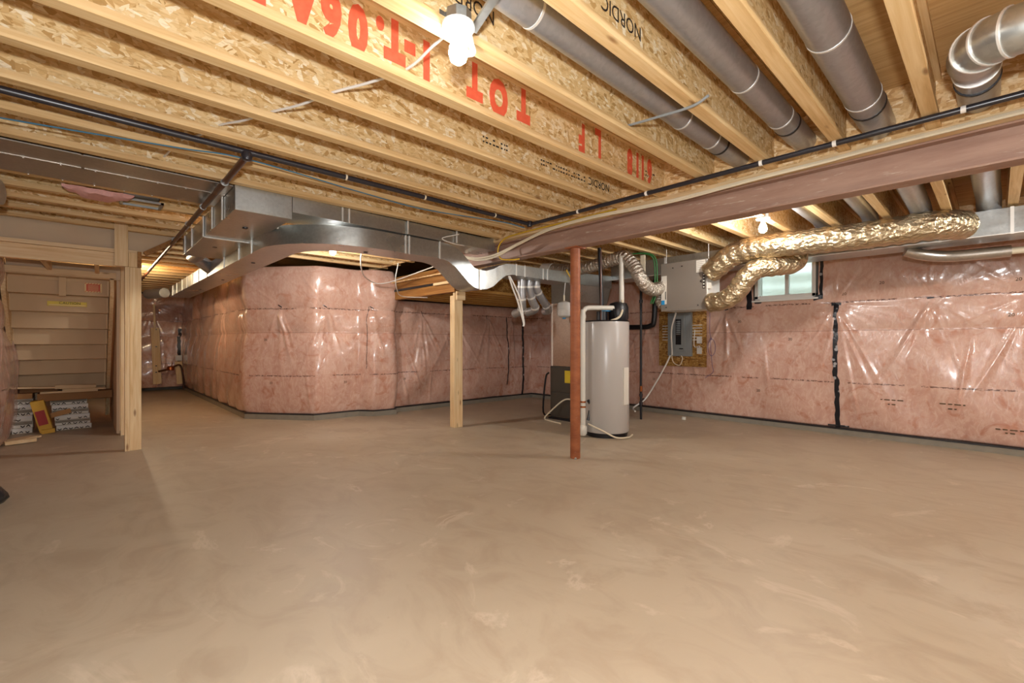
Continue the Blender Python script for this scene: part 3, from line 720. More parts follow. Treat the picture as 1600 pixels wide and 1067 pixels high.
for i in range(5):
    a = i / 4 * PI / 2; segs.append(Vector((2.765 - .165 * math.cos(a), -.105 + .165 * math.sin(a), 2.345 + .03 * i / 4)))
B().tube([Vector((2.60, -.12, 2.345))] + segs + [Vector((2.80, .06, 2.378))], er, 28).build('elbow_bend', M_galv, el, smooth=True)
for i in (1, 2, 3):
    tg_ = (segs[i + 1] - segs[i - 1]).normalized() * .004
    B().tube([segs[i] - tg_, segs[i] + tg_], er + .005, 28).build('gore_bead', M_seam, el, smooth=True)
B().tube([(2.60, -.105, 2.345), (2.60, -.118, 2.345)], er + .006, 28).build('gore_bead', M_seam, el, smooth=True)
B().tube(spline([(2.76, .06, 2.375), (3.05, .06, 2.42), (3.45, .06, 2.45), (5.2, .05, 2.44), (5.7, .04, 2.42), (5.9, .04, 2.36), (5.93, .04, 2.3)], 6), er * .9, 28).build('pipe_run', M_duct, el, smooth=True)
B().tube([(3.13, .06, 2.428), (3.15, .06, 2.43)], er * .9 + .003, 28).build('dark_band', M_dark, el, smooth=True)
B().tube([(2.97, .06, 2.407), (2.983, .06, 2.409)], er * .9 + .003, 28).build('crimp_ring', M_seam, el, smooth=True)

tb = thing('trunk_duct', (6.0, 1.5, 2.09), 'straight rectangular trunk duct along the pink wall above the window', 'duct')
B().box(5.80, 6.2, -2.5, 3.98, 2.09, 2.318).build('duct_run', M_galv, tb, bevel=.004)
for yy in (-.1, .35, .85, .88, 1.5, 2.0, 3.1, 3.45): B().box(5.792, 5.801, yy - .011, yy + .011, 2.085, 2.32).build('drive_cleat', M_seam, tb)
B().box(5.79, 5.80, -2.5, 3.98, 2.088, 2.096).build('edge_seam', M_seam, tb)
b = B().tube(spline([(6.05, .62, 2.08), (6.1, .5, 2.03), (6.2, .3, 2.0), (6.25, -.1, 2.0)], 6), .055, 18); b.build('branch_elbow', M_galvp, tb, smooth=True)
B().tube([(6.25, -.1, 2.0), (6.25, -2.4, 2.0)],   .032, 14).build('branch_pipe', M_cable, tb, smooth=True)

def ridged(pts, r, amp, pitch, n=20, seed=1):
    P = spline(pts, 44); rs_ = random.Random(seed); ph = [rs_.uniform(0, 6.28) for _ in range(6)]; acc = [0]
    for a, c in zip(P[:-1], P[1:]): acc.append(acc[-1] + (c - a).length)
    def f(t, i):
        s_ = acc[i]
        return lambda a: r * (1 + amp * math.sin(2 * PI * s_ / pitch + math.sin(a * 3 + ph[0]) * .6) + amp * .8 * math.sin(a * 4 + s_ * 23 + ph[1]) * math.sin(s_ * 41 + ph[2]))
    return B().tube(P, f, n)
fU = [(5.47, 2.35, 1.985), (5.45, 2.22, 2.07), (5.45, 2.08, 2.16), (5.45, 1.87, 2.205), (5.46, 1.64, 2.21), (5.48, 1.34, 2.20), (5.5, .96, 2.19), (5.52, .63, 2.195), (5.56, .41, 2.205), (5.66, .28, 2.21), (5.78, .2, 2.21)]
ft = thing('insulated_duct', (5.5, 1.3, 2.1), 'long foil wrapped flexible duct sagging along the trunk duct', 'duct')
ridged(fU, .128, .03, .11, 24, 3).build('foil_sleeve', M_foil, ft, smooth=True, angle=80)
B().tube([(5.47, 2.30, 2.02), (5.47, 2.345, 1.99)], .09, 20).build('end_clamp', M_duct, ft, smooth=True)
fD = [(5.47, 2.35, 1.63), (5.45, 2.18, 1.645), (5.45, 2.04, 1.73), (5.45, 1.93, 1.88), (5.48, 1.82, 1.98), (5.56, 1.68, 2.0), (5.72, 1.55, 2.03), (5.79, 1.5, 2.12)]
ft2 = thing('insulated_duct', (5.5, 2, 1.55), 'short foil wrapped flexible duct curving up beside the window', 'duct')
ridged(fD, .112, .035, .10, 24, 5).build('foil_sleeve', M_foil, ft2, smooth=True, angle=80)
B().tube([(5.47, 2.30, 1.63), (5.47, 2.345, 1.63)], .088, 20).build('end_clamp', M_dark, ft2, smooth=True)
fL = [(5.5, 2.95, 1.90), (5.3, 2.97, 1.83), (5.12, 2.98, 1.85), (5.0, 3.0, 1.95), (5.0, 3.1, 2.12), (5.0, 3.235, 2.235), (5.0, 3.426, 2.225), (5.0, 3.787, 2.18), (5.0, 4.12, 2.185), (5.0, 4.5, 2.23)]
fx = thing('flexible_duct', (5.0, 3.7, 1.8), 'bare silver flexible duct arching over the water heater', 'duct')
ridged(fL, .082, .05, .045, 20, 7).build('flex_sleeve', M_flex, fx, smooth=True, angle=80)
B().tube([(5.0, 4.44, 2.222), (5.0, 4.62, 2.244)], .088, 18).build('white_collar', M_paper, fx, smooth=True)
ridged([(5.5, 2.93, 1.63), (5.5, 2.99, 1.64), (5.5, 3.03, 1.72), (5.55, 3.03, 1.85), (5.68, 3.03, 1.98)], .05, .06, .03, 16, 9).build('flexible_duct', M_flex, smooth=True, angle=80, label='short silver flexible duct at the lower left of the grey unit', category='duct')

# ------------------------------------------------------------------ ventilation unit
hv = thing('ventilation_unit', (5.57, 2.645, 1.55), 'grey box ventilation unit hanging in front of the pink wall', 'ventilator')
B().box(5.42, 5.78, 2.355, 2.94, 1.555, 2.155).build('casing', M_white, hv, bevel=.006)
B().box(5.40, 5.42, 2.36, 2.943, 1.55, 2.158).build('front_door', M_hrv, hv, bevel=.004)
B().box(5.396, 5.40, 2.37, 2.48, 2.0, 2.145).build('spec_label', M_paper, hv)
for i in range(6): B().box(5.3945, 5.396, 2.375, 2.475, 2.012 + i * .022, 2.014 + i * .022).build('label_line', M_inkl, hv)
B().box(5.396, 5.40, 2.865, 2.935, 1.64, 2.0).build('energy_label', M_paper, hv)
B().box(5.3945, 5.3965, 2.89, 2.934, 1.635, 1.69).build('blue_sticker', M_bluel, hv)
B().box(5.3945, 5.3965, 2.872, 2.882, 1.70, 1.80).build('label_bar', M_ink, hv)
for (yy, zz) in ((2.78, 2.09), (2.66, 2.10), (2.87, 1.60), (2.46, 1.605)): B().lathe((5.393, yy, zz), [(.007, 0), (.007, .008)], 10, 'X').build('door_screw', M_dark, hv)
lg = B().box(5.396, 5.40, 2.372, 2.402, 1.80, 1.985).build('logo_badge', M_ink, hv)
for i in range(5): B().lathe((5.3935, 2.387, 1.817 + i * .037), [(.009, 0), (.009, .0025)], 8, 'X').build('logo_letter', M_paper, lg)
B().prism([(5.395, 2.412, 1.868), (5.395, 2.436, 1.89), (5.395, 2.412, 1.915)], (.004, 0, 0)).build('logo_arrow', M_ink, lg)
for (yy, zz) in ((2.345, 1.985), (2.345, 1.63)):
    B().lathe((5.47, yy - .0, zz), [(.07, -.03), (.07, .012), (.085, .012)], 20, 'Y').build('port_collar', M_duct, hv, smooth=True)
for yy in (2.375, 2.92):
    B().tube([(5.5, yy, 2.155), (5.5, yy, 2.36)], .004, 6).build('hanger_strap', M_cablew, hv)
B().box(5.43, 5.47, 2.325, 2.356, 1.80, 1.87).build('control_box', M_paper, hv)

# ------------------------------------------------------------------ electrical board and panel
eb = thing('panel_board', (6.87, 3.38, .76), 'oriented strand backboard fixed on the pink wall under the grey unit', 'board')
B().box(6.855, 6.872, 2.995, 3.77, .78, 1.78).build('osb_backboard', M_osbd, eb)
for zz, side in [(1.42 - i * .045, s_) for i in range(6) for s_ in (0, 1)]:
    y0, y1 = ((3.05, 3.20) if side else (3.60, 3.70))
    B().tube([(6.838, y0, zz), (6.838, y1, zz)], .006, 6).build('cable_stub', M_cablew, eb)
for zz in (1.14, .98): B().box(6.82, 6.855, 3.06, 3.125, zz, zz + .1).build('white_outlet', M_white, eb)
B().tube(spline([(6.83, 3.16, 1.35), (6.83, 3.17, 1.10), (6.83, 3.09, 1.10), (6.83, 3.09, 1.06)], 6), .006, 6).build('outlet_lead', M_cablew, eb)
ep = thing('breaker_panel', (6.82, 3.4, .93), 'grey metal breaker panel mounted on the strand board', 'panel')
B().box(6.80, 6.854, 3.205, 3.59, .94, 1.62).build('panel_cabinet', M_panelgrey, ep, bevel=.004)
B().box(6.79, 6.80, 3.30, 3.50, 1.02, 1.60).build('panel_cover', M_panelgrey, ep, bevel=.003)
B().box(6.786, 6.79, 3.36, 3.45, 1.12, 1.52).build('breaker_row', M_dark, ep)
for i in range(8): B().box(6.783, 6.786, 3.37, 3.44, 1.28 + i * .028, 1.292 + i * .028).build('breaker_toggle', M_panelgrey, ep)
B().box(6.786, 6.79, 3.33, 3.39, 1.05, 1.065).build('main_handle', M_dark, ep)
B().tube(spline([(6.5, 3.3, 1.60), (6.6, 3.42, 1.35), (6.77, 3.5, 1.02), (6.77, 3.50, .96)], 8), .012, 8).build('power_cable', M_cablew, smooth=True, label='white cable slanting down across the breaker panel', category='cable')
B().tube(spline([(6.77, 3.53, .95), (6.74, 3.6, .78), (6.65, 3.72, .50), (6.5, 3.82, .25), (6.3, 3.9, .13), (6.15, 3.78, .10)], 8), .013, 8).build('power_cable', M_cablew, smooth=True, label='white cable drooping from the breaker panel to the floor pipe', category='cable')
B().tube(spline([(6.79, 3.52, .96), (6.78, 3.48, .84), (6.78, 3.38, .80), (6.79, 3.34, .9), (6.79, 3.36, .95)], 8), .008, 6).build('cable_loop', M_cable, smooth=True, label='small cream cable loop under the breaker panel', category='cable')
# purple wire coil on the wall
P = [(6.82, 2.90 + .055 * math.sin(a * 1.0) , 1.08 + .125 * math.cos(a)) for a in [i * .35 for i in range(38)]]
P = [(6.83, 2.93, 1.60), (6.825, 2.93, 1.3)] + P + [(6.83, 2.9, .85), (6.83, 2.88, .72), (6.83, 2.95, .66), (6.83, 3.0, .62)]
B().tube(spline(P, 3), .0035, 5).build('wire_coil', M_purple, smooth=True, label='coil of thin purple wire hanging on the pink wall', category='wire')

# ------------------------------------------------------------------ furnace, plenum, water heater
fu = thing('furnace', (5.5, 4.37, 0), 'dark grey furnace with a tall metal plenum behind the red column', 'furnace')
B().box(5.17, 5.88, 4.09, 4.64, .03, .80).build('cabinet', M_furn, fu, bevel=.008)
B().box(5.162, 5.17, 4.10, 4.63, .06, .40).build('lower_door', M_furn, fu, bevel=.004)
B().box(5.162, 5.17, 4.10, 4.63, .42, .78).build('upper_door', M_furn, fu, bevel=.004)
B().box(5.157, 5.162, 4.22, 4.345, .56, .74).build('energy_label', M_yell, fu)
B().box(5.18, 5.87, 4.10, 4.625, .80, 1.74).build('coil_plenum', M_plen, fu, bevel=.004)
B().box(5.174, 5.182, 4.60, 4.628, .80, 1.74).build('corner_seam', M_seam, fu); B().box(5.174, 5.182, 4.20, 4.22, .80, 1.74).build('corner_seam', M_seam, fu)
B().loft([[(5.18, 4.10, 1.74), (5.18, 4.625, 1.74), (5.87, 4.625, 1.74), (5.87, 4.10, 1.74)], [(4.80, 3.98, 1.975), (4.80, 4.29, 1.975), (5.8, 4.29, 1.975), (5.8, 3.98, 1.975)]]).build('transition_hood', M_galv, fu)
B().tube(spline([(5.16, 4.66, .7), (5.13, 4.70, .6), (5.1, 4.72, .1), (5.3, 4.75, .03)], 6), .014, 8).build('gas_line', M_dark, fu, smooth=True)
hose = B().tube(spline([(5.15, 4.2, .33), (5.12, 4.33, .31), (5.06, 4.5, .16), (5.0, 4.60, .03), (4.95, 4.45, .012), (4.9, 4.2, .012)], 8), .011, 8)
hose.build('drain_hose', M_cable, smooth=True, label='cream drain hose curling from the dark furnace to the floor', category='hose')
pads = B().box(5.15, 5.9, 4.07, 4.66, .0, .03); pads.build('base_pad', M_dark, fu)

wh = thing('water_heater', (4.78, 3.35, 0), 'tall grey cylindrical water heater tank standing beside the red column', 'water heater')
HX, HY = 4.78, 3.35
B().lathe((HX, HY, 0), [(.0, .0), (.258, .0), (.262, .05), (.256, .055)], 40).build('base_ring', M_dark, wh, smooth=True)
B().lathe((HX, HY, 0), [(.0, .056), (.274, .056), (.281, .07), (.281, 1.395), (.275, 1.412), (.0, 1.416)], 56).build('tank_jacket', M_heater, wh, smooth=True)
B().lathe((HX, HY, 0), [(.279, 1.408), (.283, 1.414), (.274, 1.424), (.0, 1.436)], 56).build('tank_lid', M_dark, wh, smooth=True)
bx, by = HX + .10, HY - .11
B().lathe((bx, by, 1.42), [(.0, 0), (.11, .0), (.125, .03), (.125, .17), (.105, .22), (.05, .24), (.0, .24)], 24).build('vent_blower', M_dark, wh, smooth=True)
B().lathe((HX - .06, HY + .02, 1.42), [(.0, 0), (.07, .0), (.07, .12), (.0, .12)], 18).build('gas_control', M_dark, wh, smooth=True)
B().lathe((HX - .03, HY - .02, 1.54), [(.0, 0), (.06, .0), (.06, .03), (.0, .03)], 18).build('rating_cap', M_bluel, wh, smooth=True)
B().tube([(bx + .06, by - .01, 1.62), (bx + .06, by - .01, 2.24)], .032, 16).build('vent_pipe', M_pvc, wh, smooth=True)
B().box(HX - .05, HX + .05, HY - .292, HY - .27, .40, .85).build('side_label', M_paper, wh)
B().tube(spline([(HX - .23, HY + .10, 1.40), (HX - .26, HY + .04, 1.39), (HX - .2, HY - .14, 1.40), (HX - .05, HY - .22, 1.46), (HX + .06, HY - .20, 1.58), (HX + .08, HY - .18, 1.68)], 8), .014, 8).build('flexible_lead', M_cable, wh, smooth=True)
B().tube(spline([(bx - .12, by, 1.60), (bx - .15, by - .05, 1.50), (bx - .14, by - .08, 1.40), (bx - .05, by - .13, 1.385), (bx, by - .12, 1.42)], 6), .006, 6).build('black_lead', M_dark, wh, smooth=True)
B().tube([(HX - .14, HY - .02, 1.42), (HX - .14, HY - .02, 2.3)], .007, 8).build('copper_riser', M_brownpipe, wh, smooth=True)
B().tube([(HX + .05, HY + .13, 1.42), (HX + .05, HY + .13, 2.3)], .007, 8).build('copper_riser', M_brownpipe, wh, smooth=True)
B().tube([(HX - .05, HY + .02, 1.45), (HX - .10, HY + .03, 2.33)], .025, 12).build('flue_pipe', M_dark, wh, smooth=True)
B().tube(spline([(HX - .3, HY + .05, .16), (HX - .28, HY - .15, .10), (HX - .2, HY - .28, .03), (HX - .02, HY - .33, .015), (HX + .15, HY - .28, .015)], 8), .010, 8).build('drain_tube', M_cable, wh, smooth=True)

pv = thing('drain_pipe', (4.44, 3.45, 0), 'white plastic pipe rising beside the heater with a bend at top', 'pipe')
B().tube(spline([(4.44, 3.45, .14), (4.44, 3.45, .8), (4.44, 3.45, 1.48), (4.45, 3.44, 1.545), (4.49, 3.42, 1.575), (4.6, 3.35, 1.58), (4.80, 3.22, 1.58)], 8), .03, 14).build('pipe_run', M_pvc, pv, smooth=True)
B().lathe((4.44, 3.45, .02), [(.0, 0), (.03, .0), (.048, .025), (.048, .10), (.04, .12), (.0, .12)], 18).build('pipe_trap', M_pvc, pv, smooth=True)
for zz in (.36, .42): B().lathe((4.44, 3.45, zz), [(.036, 0), (.036, .02)], 16).build('hose_clamp', M_copper, pv, smooth=True)
for zz in (1.45,): B().lathe((4.44, 3.45, zz), [(.036, 0), (.036, .04)], 16).build('coupling', M_pvc, pv, smooth=True)
B().tube(spline([(4.50, 3.42, .45), (4.53, 3.40, .38), (4.52, 3.41, .30), (4.5, 3.42, .20)], 5), .02, 8).build('black_trap_hose', M_dark, pv, smooth=True)

xt = thing('expansion_tank', (4.77, 4.03, 1.48), 'small white expansion tank hanging left of the red column', 'tank')
B().lathe((4.77, 4.03, 1.49), [(.0, .0), (.05, .0), (.088, .025), (.096, .06), (.096, .10), (.098, .105), (.096, .11), (.096, .17), (.085, .205), (.04, .225), (.0, .225)], 24).build('tank_shell', M_white, xt, smooth=True)
B().tube([(4.77, 4.03, 1.71), (4.77, 4.03, 1.80)], .012, 8).build('tank_nipple', M_cable, xt, smooth=True)
B().lathe((4.77, 4.03, 1.475), [(.02, 0), (.03, .015), (.0, .018)], 10).build('valve_cap', M_bluel, xt)
B().tube([(4.77, 4.03, 1.80), (4.77, 3.99, 2.1)], .006, 6).build('tank_strap', M_seam, xt)

gp = thing('gas_riser', (6.1, 3.65, 0), 'black vertical gas pipe standing right of the water heater', 'pipe')
B().tube([(6.1, 3.65, .0), (6.1, 3.65, 2.08)], .018, 10).build('pipe_run', M_dark, gp, smooth=True)
for zz in (.22, .34, 1.75): B().lathe((6.1, 3.65, zz), [(.026, 0), (.026, .045)], 12).build('pipe_coupling', M_pipe, gp, smooth=True)
B().lathe((6.1, 3.65, .42), [(.022, 0), (.022, .08)], 12).build('brass_valve', M_copper, gp, smooth=True)
B().tube([(6.1, 3.65, .28), (6.35, 3.75, .28)], .014, 8).build('side_branch', M_dark, gp, smooth=True)
bk = B().tube(spline([(6.5, 4.6, 1.42), (6.5, 3.9, 1.40), (6.5, 3.72, 1.42), (6.5, 3.66, 1.5), (6.5, 3.64, 1.95), (6.5, 3.64, 2.34)], 6), .04, 12)
bk.build('vent_pipe', M_dark, smooth=True, label='black plastic vent pipe bending up behind the water heater', category='pipe')
# three small silver branch ducts dropping from the trunk
paths = [[(4.13, 4.2, 1.98), (4.14, 4.22, 1.84), (4.17, 4.24, 1.68), (4.22, 4.30, 1.58), (4.24, 4.45, 1.54)],
         [(4.27, 4.2, 1.98), (4.28, 4.22, 1.86), (4.36, 4.24, 1.72), (4.46, 4.28, 1.61), (4.47, 4.45, 1.57)],
         [(4.41, 4.2, 1.98), (4.42, 4.22, 1.89), (4.50, 4.24, 1.80), (4.75, 4.30, 1.62), (4.80, 4.42, 1.60)]]
for pth, lb in zip(paths, ('leftmost of three small silver branch ducts dropping from the trunk', 'middle one of three small silver branch ducts dropping from the trunk', 'rightmost small silver branch duct slanting toward the plenum')):
    P = spline(pth, 6); t = thing('branch_duct', pth[-1], lb, 'duct', 'small branch ducts')
    B().tube(P, .055, 16).build('pipe_run', M_duct, t, smooth=True)
    for i in (4, 10, 16): B().tube([P[i], P[i] + (P[i + 1] - P[i]).normalized() * .025], .059, 16).build('gore_bead', M_seam, t, smooth=True)

# ------------------------------------------------------------------ pipes and cables under the joists
gl = thing('gas_pipe', (1.3, 3.16, 2.3), 'long black gas pipe fixed under the joists left of the beam', 'pipe')
B().tube([(XL, 3.16, 2.3245), (3.20, 3.16, 2.3245)], .018, 12).build('pipe_run', M_pipe, gl, smooth=True)
B().tube([(3.225, 3.16, 2.3245), (3.225, Y0, 2.3245)], .0165, 12).build('pipe_run', M_pipe, gl, smooth=True)
B().lathe((3.215, 3.16, 2.3245), [(.0, -.03), (.026, -.025), (.03, 0), (.026, .025), (.0, .03)], 12).build('pipe_elbow', M_pipe, gl, smooth=True)
for yy in (2.55, 1.87, 1.04, .64, .1): B().tube([(3.225, yy, 2.3245), (3.225, yy + .02, 2.3245)], .0185, 12).build('pipe_clip', M_cablew, gl, smooth=True)
for x in (1.35, 2.0, 2.75): B().tube([(x, 3.16, 2.3245), (x + .012, 3.16, 2.3245)], .021, 12).build('pipe_clip', M_cable, gl, smooth=True)
wp = thing('rusty_pipe', (.73, 6.5, 2.2), 'rusty brown pipe running back from the black gas pipe over the corridor', 'pipe')
B().tube([(.73, 3.17, 2.295), (.735, 10.3, 2.25)], .02, 12).build('pipe_run', M_brownpipe, wp, smooth=True)
B().lathe((.73, 3.15, 2.295), [(.0, -.03), (.026, -.024), (.032, 0), (.026, .024), (.0, .03)], 12).build('pipe_elbow', M_pipe, wp, smooth=True)
for yy in (3.75, 4.55, 5.3, 6.2): B().tube([(.73, yy, 2.29), (.73, yy + .012, 2.29)], .026, 14).build('pipe_strap', M_galv, wp, smooth=True)
def cable(pts, r, mat, name, label, cat='cable', n=8): return B().tube(spline(pts, n), r, 7).build(name, mat, smooth=True, label=label, category=cat)
cable([(1.05, 1.44, 2.37), (1.08, 1.62, 2.41), (1.084, 1.855, 2.41), (1.0, 2.06, 2.40), (.905, 2.262, 2.397), (.82, 2.47, 2.385), (.737, 2.67, 2.392), (.65, 2.88, 2.392), (.574, 3.08, 2.41), (.51, 3.28, 2.40), (.446, 3.49, 2.417), (.4, 3.9, 2.42)],
      .0065, M_cablew, 'lamp_cable', 'white cable threaded through the joists from the large bulb')
cable([(2.28, 1.456, 2.40), (2.26, 1.3, 2.375), (2.22, 1.05, 2.335), (2.2, .95, 2.345)], .007, M_panelgrey, 'joist_cable', 'short grey cable crossing under the first round duct')
cable([(-.72, 3.66, 2.335), (-.3, 3.58, 2.332), (.4, 3.38, 2.325), (.77, 3.27, 2.32), (1.6, 3.42, 2.333), (2.2, 3.47, 2.332), (2.9, 3.25, 2.31), (3.18, 3.2, 2.29)], .0045, M_blue, 'blue_line', 'thin blue tube strung under the joists below the black pipe', 'tube')
for i, lb in enumerate(('upper one of two cream cables looping along the steel beam', 'lower one of two cream cables looping along the steel beam')):
    o_ = .012 * i
    cable([(3.450 - o_, -2.5, 2.315 - o_), (3.440 - o_, .2, 2.318 - o_), (3.425 - o_, .75, 2.305 - o_), (3.420 - o_, 1.15, 2.30 - o_), (3.425, 1.7, 2.29 - o_), (3.425, 2.1, 2.30 - o_), (3.425, 2.6, 2.318 - o_), (3.425, 3.1, 2.30 - o_), (3.400, 3.5, 2.22 - o_), (3.380, 3.85, 2.145 - o_ * 2), (3.370, 4.15, 2.14 - o_ * 2), (3.370, 4.4, 2.19 - o_)], .0105, M_cable, 'beam_cable', lb)
cable([(3.437, 2.3, 2.333), (3.435, 2.9, 2.333), (3.43, 3.5, 2.332), (3.42, 3.75, 2.31), (3.42, 3.86, 2.22), (3.42, 3.82, 2.10), (3.47, 3.70, 2.075), (3.56, 3.66, 2.09)], .0085, M_yel, 'yellow_cable', 'bright yellow cable looping down beside the steel beam')
cable([(4.72, 3.95, 2.13), (4.78, 3.94, 2.05), (4.84, 3.935, 1.98), (4.9, 3.93, 1.96)], .009, M_yel, 'yellow_cable', 'short yellow cable on the trunk duct by the furnace')
for (dx, lb) in ((0, 'left strand of a looped white cable hanging near the silver branch ducts'), (.05, 'right strand of a looped white cable hanging near the silver branch ducts')):
    cable([(3.62 + dx * .3, 3.9, 1.93), (3.66 + dx, 3.88, 1.8), (3.72 + dx, 3.86, 1.65), (3.80 + dx * .2, 3.84, 1.40), (3.80 + dx * .1, 3.84, 1.345)], .010, M_cablew, 'hanging_cable', lb)
cable([(2.35, 5.0, 2.30), (2.6, 5.6, 2.18), (3.0, 6.3, 2.1), (3.35, 6.4, 2.06), (3.5, 5.2, 2.2)], .008, M_cablew, 'joist_cable', 'white cable dropping behind the duct to the bay wall')
cable([(2.8, 5.0, 2.12), (2.82, 5.1, 1.95), (2.95, 5.3, 1.84), (3.2, 5.6, 1.79), (3.6, 5.6, 1.80)], .006, M_cablew, 'joist_cable', 'thin white cable hanging in front of the brown wooden beam')
for k_, (dy, lb) in enumerate(((0, 'outer green wire bundle hanging left of the grey unit'), (.03, 'inner green wire bundle hanging left of the grey unit'))):
    cable([(5.3, 3.3 + dy, 2.33), (5.32, 3.1 + dy, 2.31), (5.36, 3.0 + dy, 2.24), (5.38, 2.985 + dy, 2.0), (5.39, 3.01 + dy, 1.78), (5.4, 3.06 + dy, 1.66)], .009, M_green, 'green_wire', lb, 'wire')
cable([(4.68, 1.50, 2.36), (4.5, 1.9, 2.33), (4.2, 2.6, 2.335), (4.0, 3.2, 2.33)], .006, M_cable, 'joist_cable', 'cream cable running left from the bulb behind the beam')
B().box(5.33, 5.345, 3.13, 3.20, 1.98, 2.30).build('condensate_pump', M_cable, label='narrow cream bracket hanging between silver duct and green wires', category='bracket', bevel=.004)
cable([(3.05, 4.0, 2.215), (2.85, 3.93, 2.2), (2.7, 3.92, 2.23), (2.9, 3.9, 2.3)], .005, M_cablew, 'duct_wire', 'short white wire sticking out over the dipping duct')

# ------------------------------------------------------------------ writing on the joists
def web_text(k, body, x, z, size, mat, name, bold=0.0, sx=1.0, zsc=1.0):
    j = J[k]; yv = K0 + PITCH * k - .0056
    m = basis((x, yv, z), (-1, 0, 0), (0, 0, -1)) @ Matrix.Diagonal((sx, zsc, 1, 1))
    return text(name, body, size, m, mat, j, bold)
zc = 2.495
LETTERS = (('5', .46), ('A', .62), ('6', .737), ('0', .851), ('.', .951), ('T', 1.023), ('-', 1.10), ('I', 1.19), ('T', 1.483), ('O', 1.65), ('T', 1.84), ('F', 2.38), ('L', 2.56), ('8', 2.95), ('1', 3.055), ('1', 3.13), ('6', 3.23))
for body, x in LETTERS:
    web_text(4, body, x, zc + (.03 if body in 'TL' else .0), .25, M_red, 'red_lettering', .017, .62 if x < 2.2 else .5, 1.0)
web_text(2, 'NORDIC', 1.60, 2.475, .075, M_ink, 'stamped_name', 0, 1.0, 1.15); web_text(3, 'NORDIC', 1.12, 2.52, .075, M_ink, 'stamped_name', 0, 1.0, 1.15)
web_text(5, 'NORDIC', 3.13, 2.47, .075, M_ink, 'stamped_name', .0005, 1.0, 1.15)
for k, x0, x1 in ((5, 2.42, 2.98), (4, 3.17, 3.3), (5, 1.85, 2.1)):
    b = B(); x = x0; yv = K0 + PITCH * k - .0054
    while x < x1:
        w_ = random.uniform(.008, .03)
        for zz in (2.445, 2.475):
            if random.random() < .8: b.box(x, x + w_, yv - .0004, yv, zz, zz + .011)
        x += w_ + random.uniform(.006, .018)
    o = b.build('stamped_print', M_ink, ceil); o['kind'] = 'stuff'

# ------------------------------------------------------------------ end of corridor
mb = thing('meter_board', (1.24, 13.5, .18), 'yellow pine board with pipes fixed on the pink end wall', 'board')
B().board((1.22, 13.5, 1.5), (1.265, 13.5, .18), .16, .04, (1, 0, 0)).build('backing_board', M_wz, mb, bevel=.004)
B().board((1.20, 13.5, 2.05), (1.215, 13.5, 1.5), .04, .04, (1, 0, 0)).build('upper_batten', M_wz, mb)
for zz in (1.45, 1.05, .6, .45): B().box(1.225, 1.255, 13.455, 13.48, zz, zz + .02).build('black_staple', M_dark, mb)
B().board((1.66, 13.45, .7), (1.70, 13.45, .16), .14, .04, (1, 0, 0)).build('backing_board', M_wz, mb)
wm = thing('water_meter', (1.5, 13.4, .4), 'small copper water meter and valve low on the end wall', 'meter')
B().tube(spline([(1.28, 13.44, .48), (1.36, 13.40, .50), (1.5, 13.38, .54), (1.64, 13.38, .62), (1.70, 13.38, .58), (1.74, 13.38, .36), (1.76, 13.4, .05)], 6), .022, 8).build('meter_pipe', M_brownpipe, wm, smooth=True)
B().lathe((1.50, 13.38, .5), [(.0, 0), (.07, 0), (.075, .05), (.05, .1), (.0, .1)], 14).build('meter_body', M_copper, wm, smooth=True)
B().box(1.60, 1.73, 13.42, 13.47, .72, .85).build('meter_reader', M_white, wm, bevel=.005)

# ------------------------------------------------------------------ stacked packages under the stairs
def carton(x0, x1, y0, y1, z0, z1, label, rot=0, seed=0, plain_=False):
    cx_, cy_ = (x0 + x1) / 2, (y0 + y1) / 2
    t = thing('flooring_carton', (cx_, cy_, z0), label, 'carton', 'cartons under the stairs'); rs_ = random.Random(seed)
    B().box(x0, x1, y0, y1, z0, z1).build('carton_body', M_card if plain_ else M_paper, t, bevel=.004)
    if not plain_:
        n = int((x1 - x0) / .05); h = z1 - z0
        B().box(x0 + .004, x1 - .004, y0 - .0015, y0, z0 + .46 * h, z0 + .94 * h).build('pale_band', M_con if seed % 2 else M_white, t)
        for i in range(n):
            if rs_.random() < .18: continue
            xx = x0 + .012 + i * (x1 - x0 - .02) / n; w_ = .030 + .012 * rs_.random(); up = 1 if (i + seed) % 2 else -1; zm = z0 + .24 * h
            B().prism([(xx, y0 - .001, zm - up * .18 * h), (xx + w_ * .5, y0 - .001, zm + up * .05 * h), (xx + w_, y0 - .001, zm - up * .18 * h), (xx + w_, y0 - .001, zm + up * .02 * h), (xx + w_ * .5, y0 - .001, zm + up * .24 * h), (xx, y0 - .001, zm + up * .02 * h)], (0, -.002, 0)).build('printed_mark', M_ink, t)
    t.rotation_euler = (0, 0, rot)
    return t
z = 0.0
for i in range(7):
    h = (.07, .085, .07, .075, .065, .07, .07)[i]
    carton(-.655 + .006 * (i % 3) + i * .006, -.475 + .004 * (i % 2), 8.45, 8.85, z, z + h - .002, ('bottom', 'second', 'third', 'fourth', 'fifth', 'sixth', 'topmost')[i] + ' carton of the narrow left stack under the stairs', 0, i, i == 6); z += h
z = 0.0
for i in range(6):
    h = .066
    carton(-.27 + .004 * (i % 3) - .012 * i, .07 - .008 * i, 8.42 + .01 * i, 8.85, z, z + h - .002, ('bottom', 'second', 'third', 'fourth', 'fifth', 'topmost')[i] + ' printed carton of the low right stack under the stairs', .05 - .02 * (i % 2), 20 + i); z += h
yb = thing('yellow_box', (-.37, 8.4, 0), 'yellow and red cardboard box leaning between the carton stacks', 'box')
c = B().obox((-.385, 8.36, .215), Vector((.06, 0, .012)), (0, .10, 0), Vector((-.045, 0, .20))); c.build('box_body', M_gasyel, yb, bevel=.003)
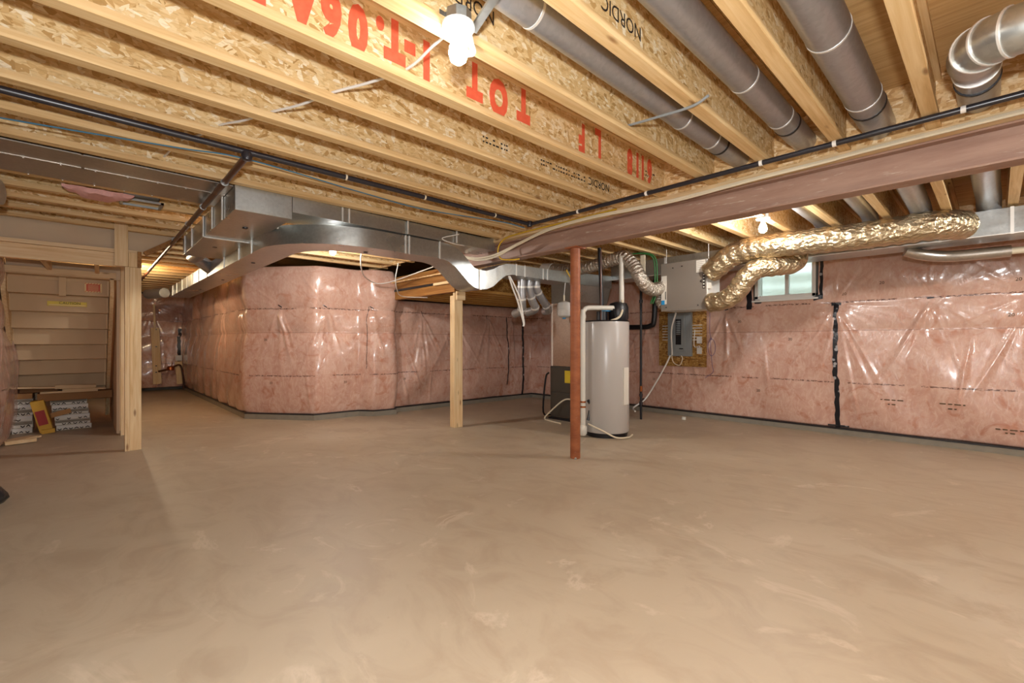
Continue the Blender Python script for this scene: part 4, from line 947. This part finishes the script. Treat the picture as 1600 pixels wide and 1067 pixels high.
B().obox((-.385, 8.255, .20), Vector((.042, 0, .01)), (0, .004, 0), Vector((-.02, 0, .09))).build('red_panel', M_boxred, yb)
B().obox((-.325, 8.25, .03), Vector((.06, 0, .005)), (0, .03, 0), Vector((0, .0, .026))).build('torn_flap', M_gasyel, yb)
B().board((-.30, 8.27, .22), (-.12, 8.26, .27), .06, .004, (0, 0, 1)).build('open_flap', M_card, yb)
lc = B().box(-.43, .29, 8.35, 8.62, .40, .50); lc.build('long_carton', M_cardd, label='long brown cardboard box lying across the carton stacks', category='box', bevel=.004)
for i, (p, q, h_, w_, lb) in enumerate((((-.60, 8.40, .585), (.02, 8.40, .555), .022, .12, 'long thin cardboard strip on top, sticking out to the left'), ((-.27, 8.36, .578), (.12, 8.38, .560), .05, .10, 'short wide cardboard strip lying on the long brown box'),
                            ((-.40, 8.33, .513), (.14, 8.34, .513), .022, .10, 'flat cardboard strip directly on the long brown box'), ((-.20, 8.31, .537), (.22, 8.32, .535), .02, .10, 'uneven cardboard strip in the middle of the pile'))):
    B().board(p, q, h_, w_, (0, 0, 1)).build('cardboard_strip', M_tan2, label=lb, category='cardboard', group='cardboard strips on the long box')
B().box(-.60, -.25, 8.62, 8.9, .50, .56).build('flat_carton', M_cardd, label='flat dark carton behind the strips below the lowest riser', category='box')
deb = B().board((-.62, 7.75, .022), (-.42, 7.95, .022), .14, .02, (1, -1, 0)); deb.build('wood_offcut', M_wx, label='pale wooden offcut on the floor near the left edge', category='offcut')
B().board((-.64, 7.55, .03), (-.40, 7.62, .03), .05, .04, (1, -1, 0)).build('wood_offcut', M_wx, label='small wooden block on the floor nearest the left edge', category='offcut')
# black bag at the left edge
b = B(); rings = []
for i in range(7):
    t = i / 6; rr_ = .16 * (1 - .35 * t) * (1 if i else .85)
    rings.append([(-.555 + rr_ * math.cos(a) * (1 + .12 * math.sin(3 * a + i)), 4.90 + rr_ * 1.2 * math.sin(a) * (1 + .1 * math.cos(5 * a + i)), t * .20 + .0) for a in [2 * PI * k / 18 for k in range(18)]])
b.loft(rings).build('black_bag', M_blackbag, smooth=True, angle=60, label='crumpled black plastic bag on the floor at the left edge', category='bag')
B().board((-.50, 5.1, .0), (-.62, 5.15, .42), .05, .03, (0, 1, 0)).build('dark_stick', M_dark, label='dark thin stick leaning at the left picture edge', category='stick')
B().lathe((6.55, 3.2, .0), [(.0, 0), (.03, 0), (.03, .04), (.0, .045)], 10).build('plastic_cap', M_pvc, label='small white plastic cap on the floor by the pink wall', category='cap')
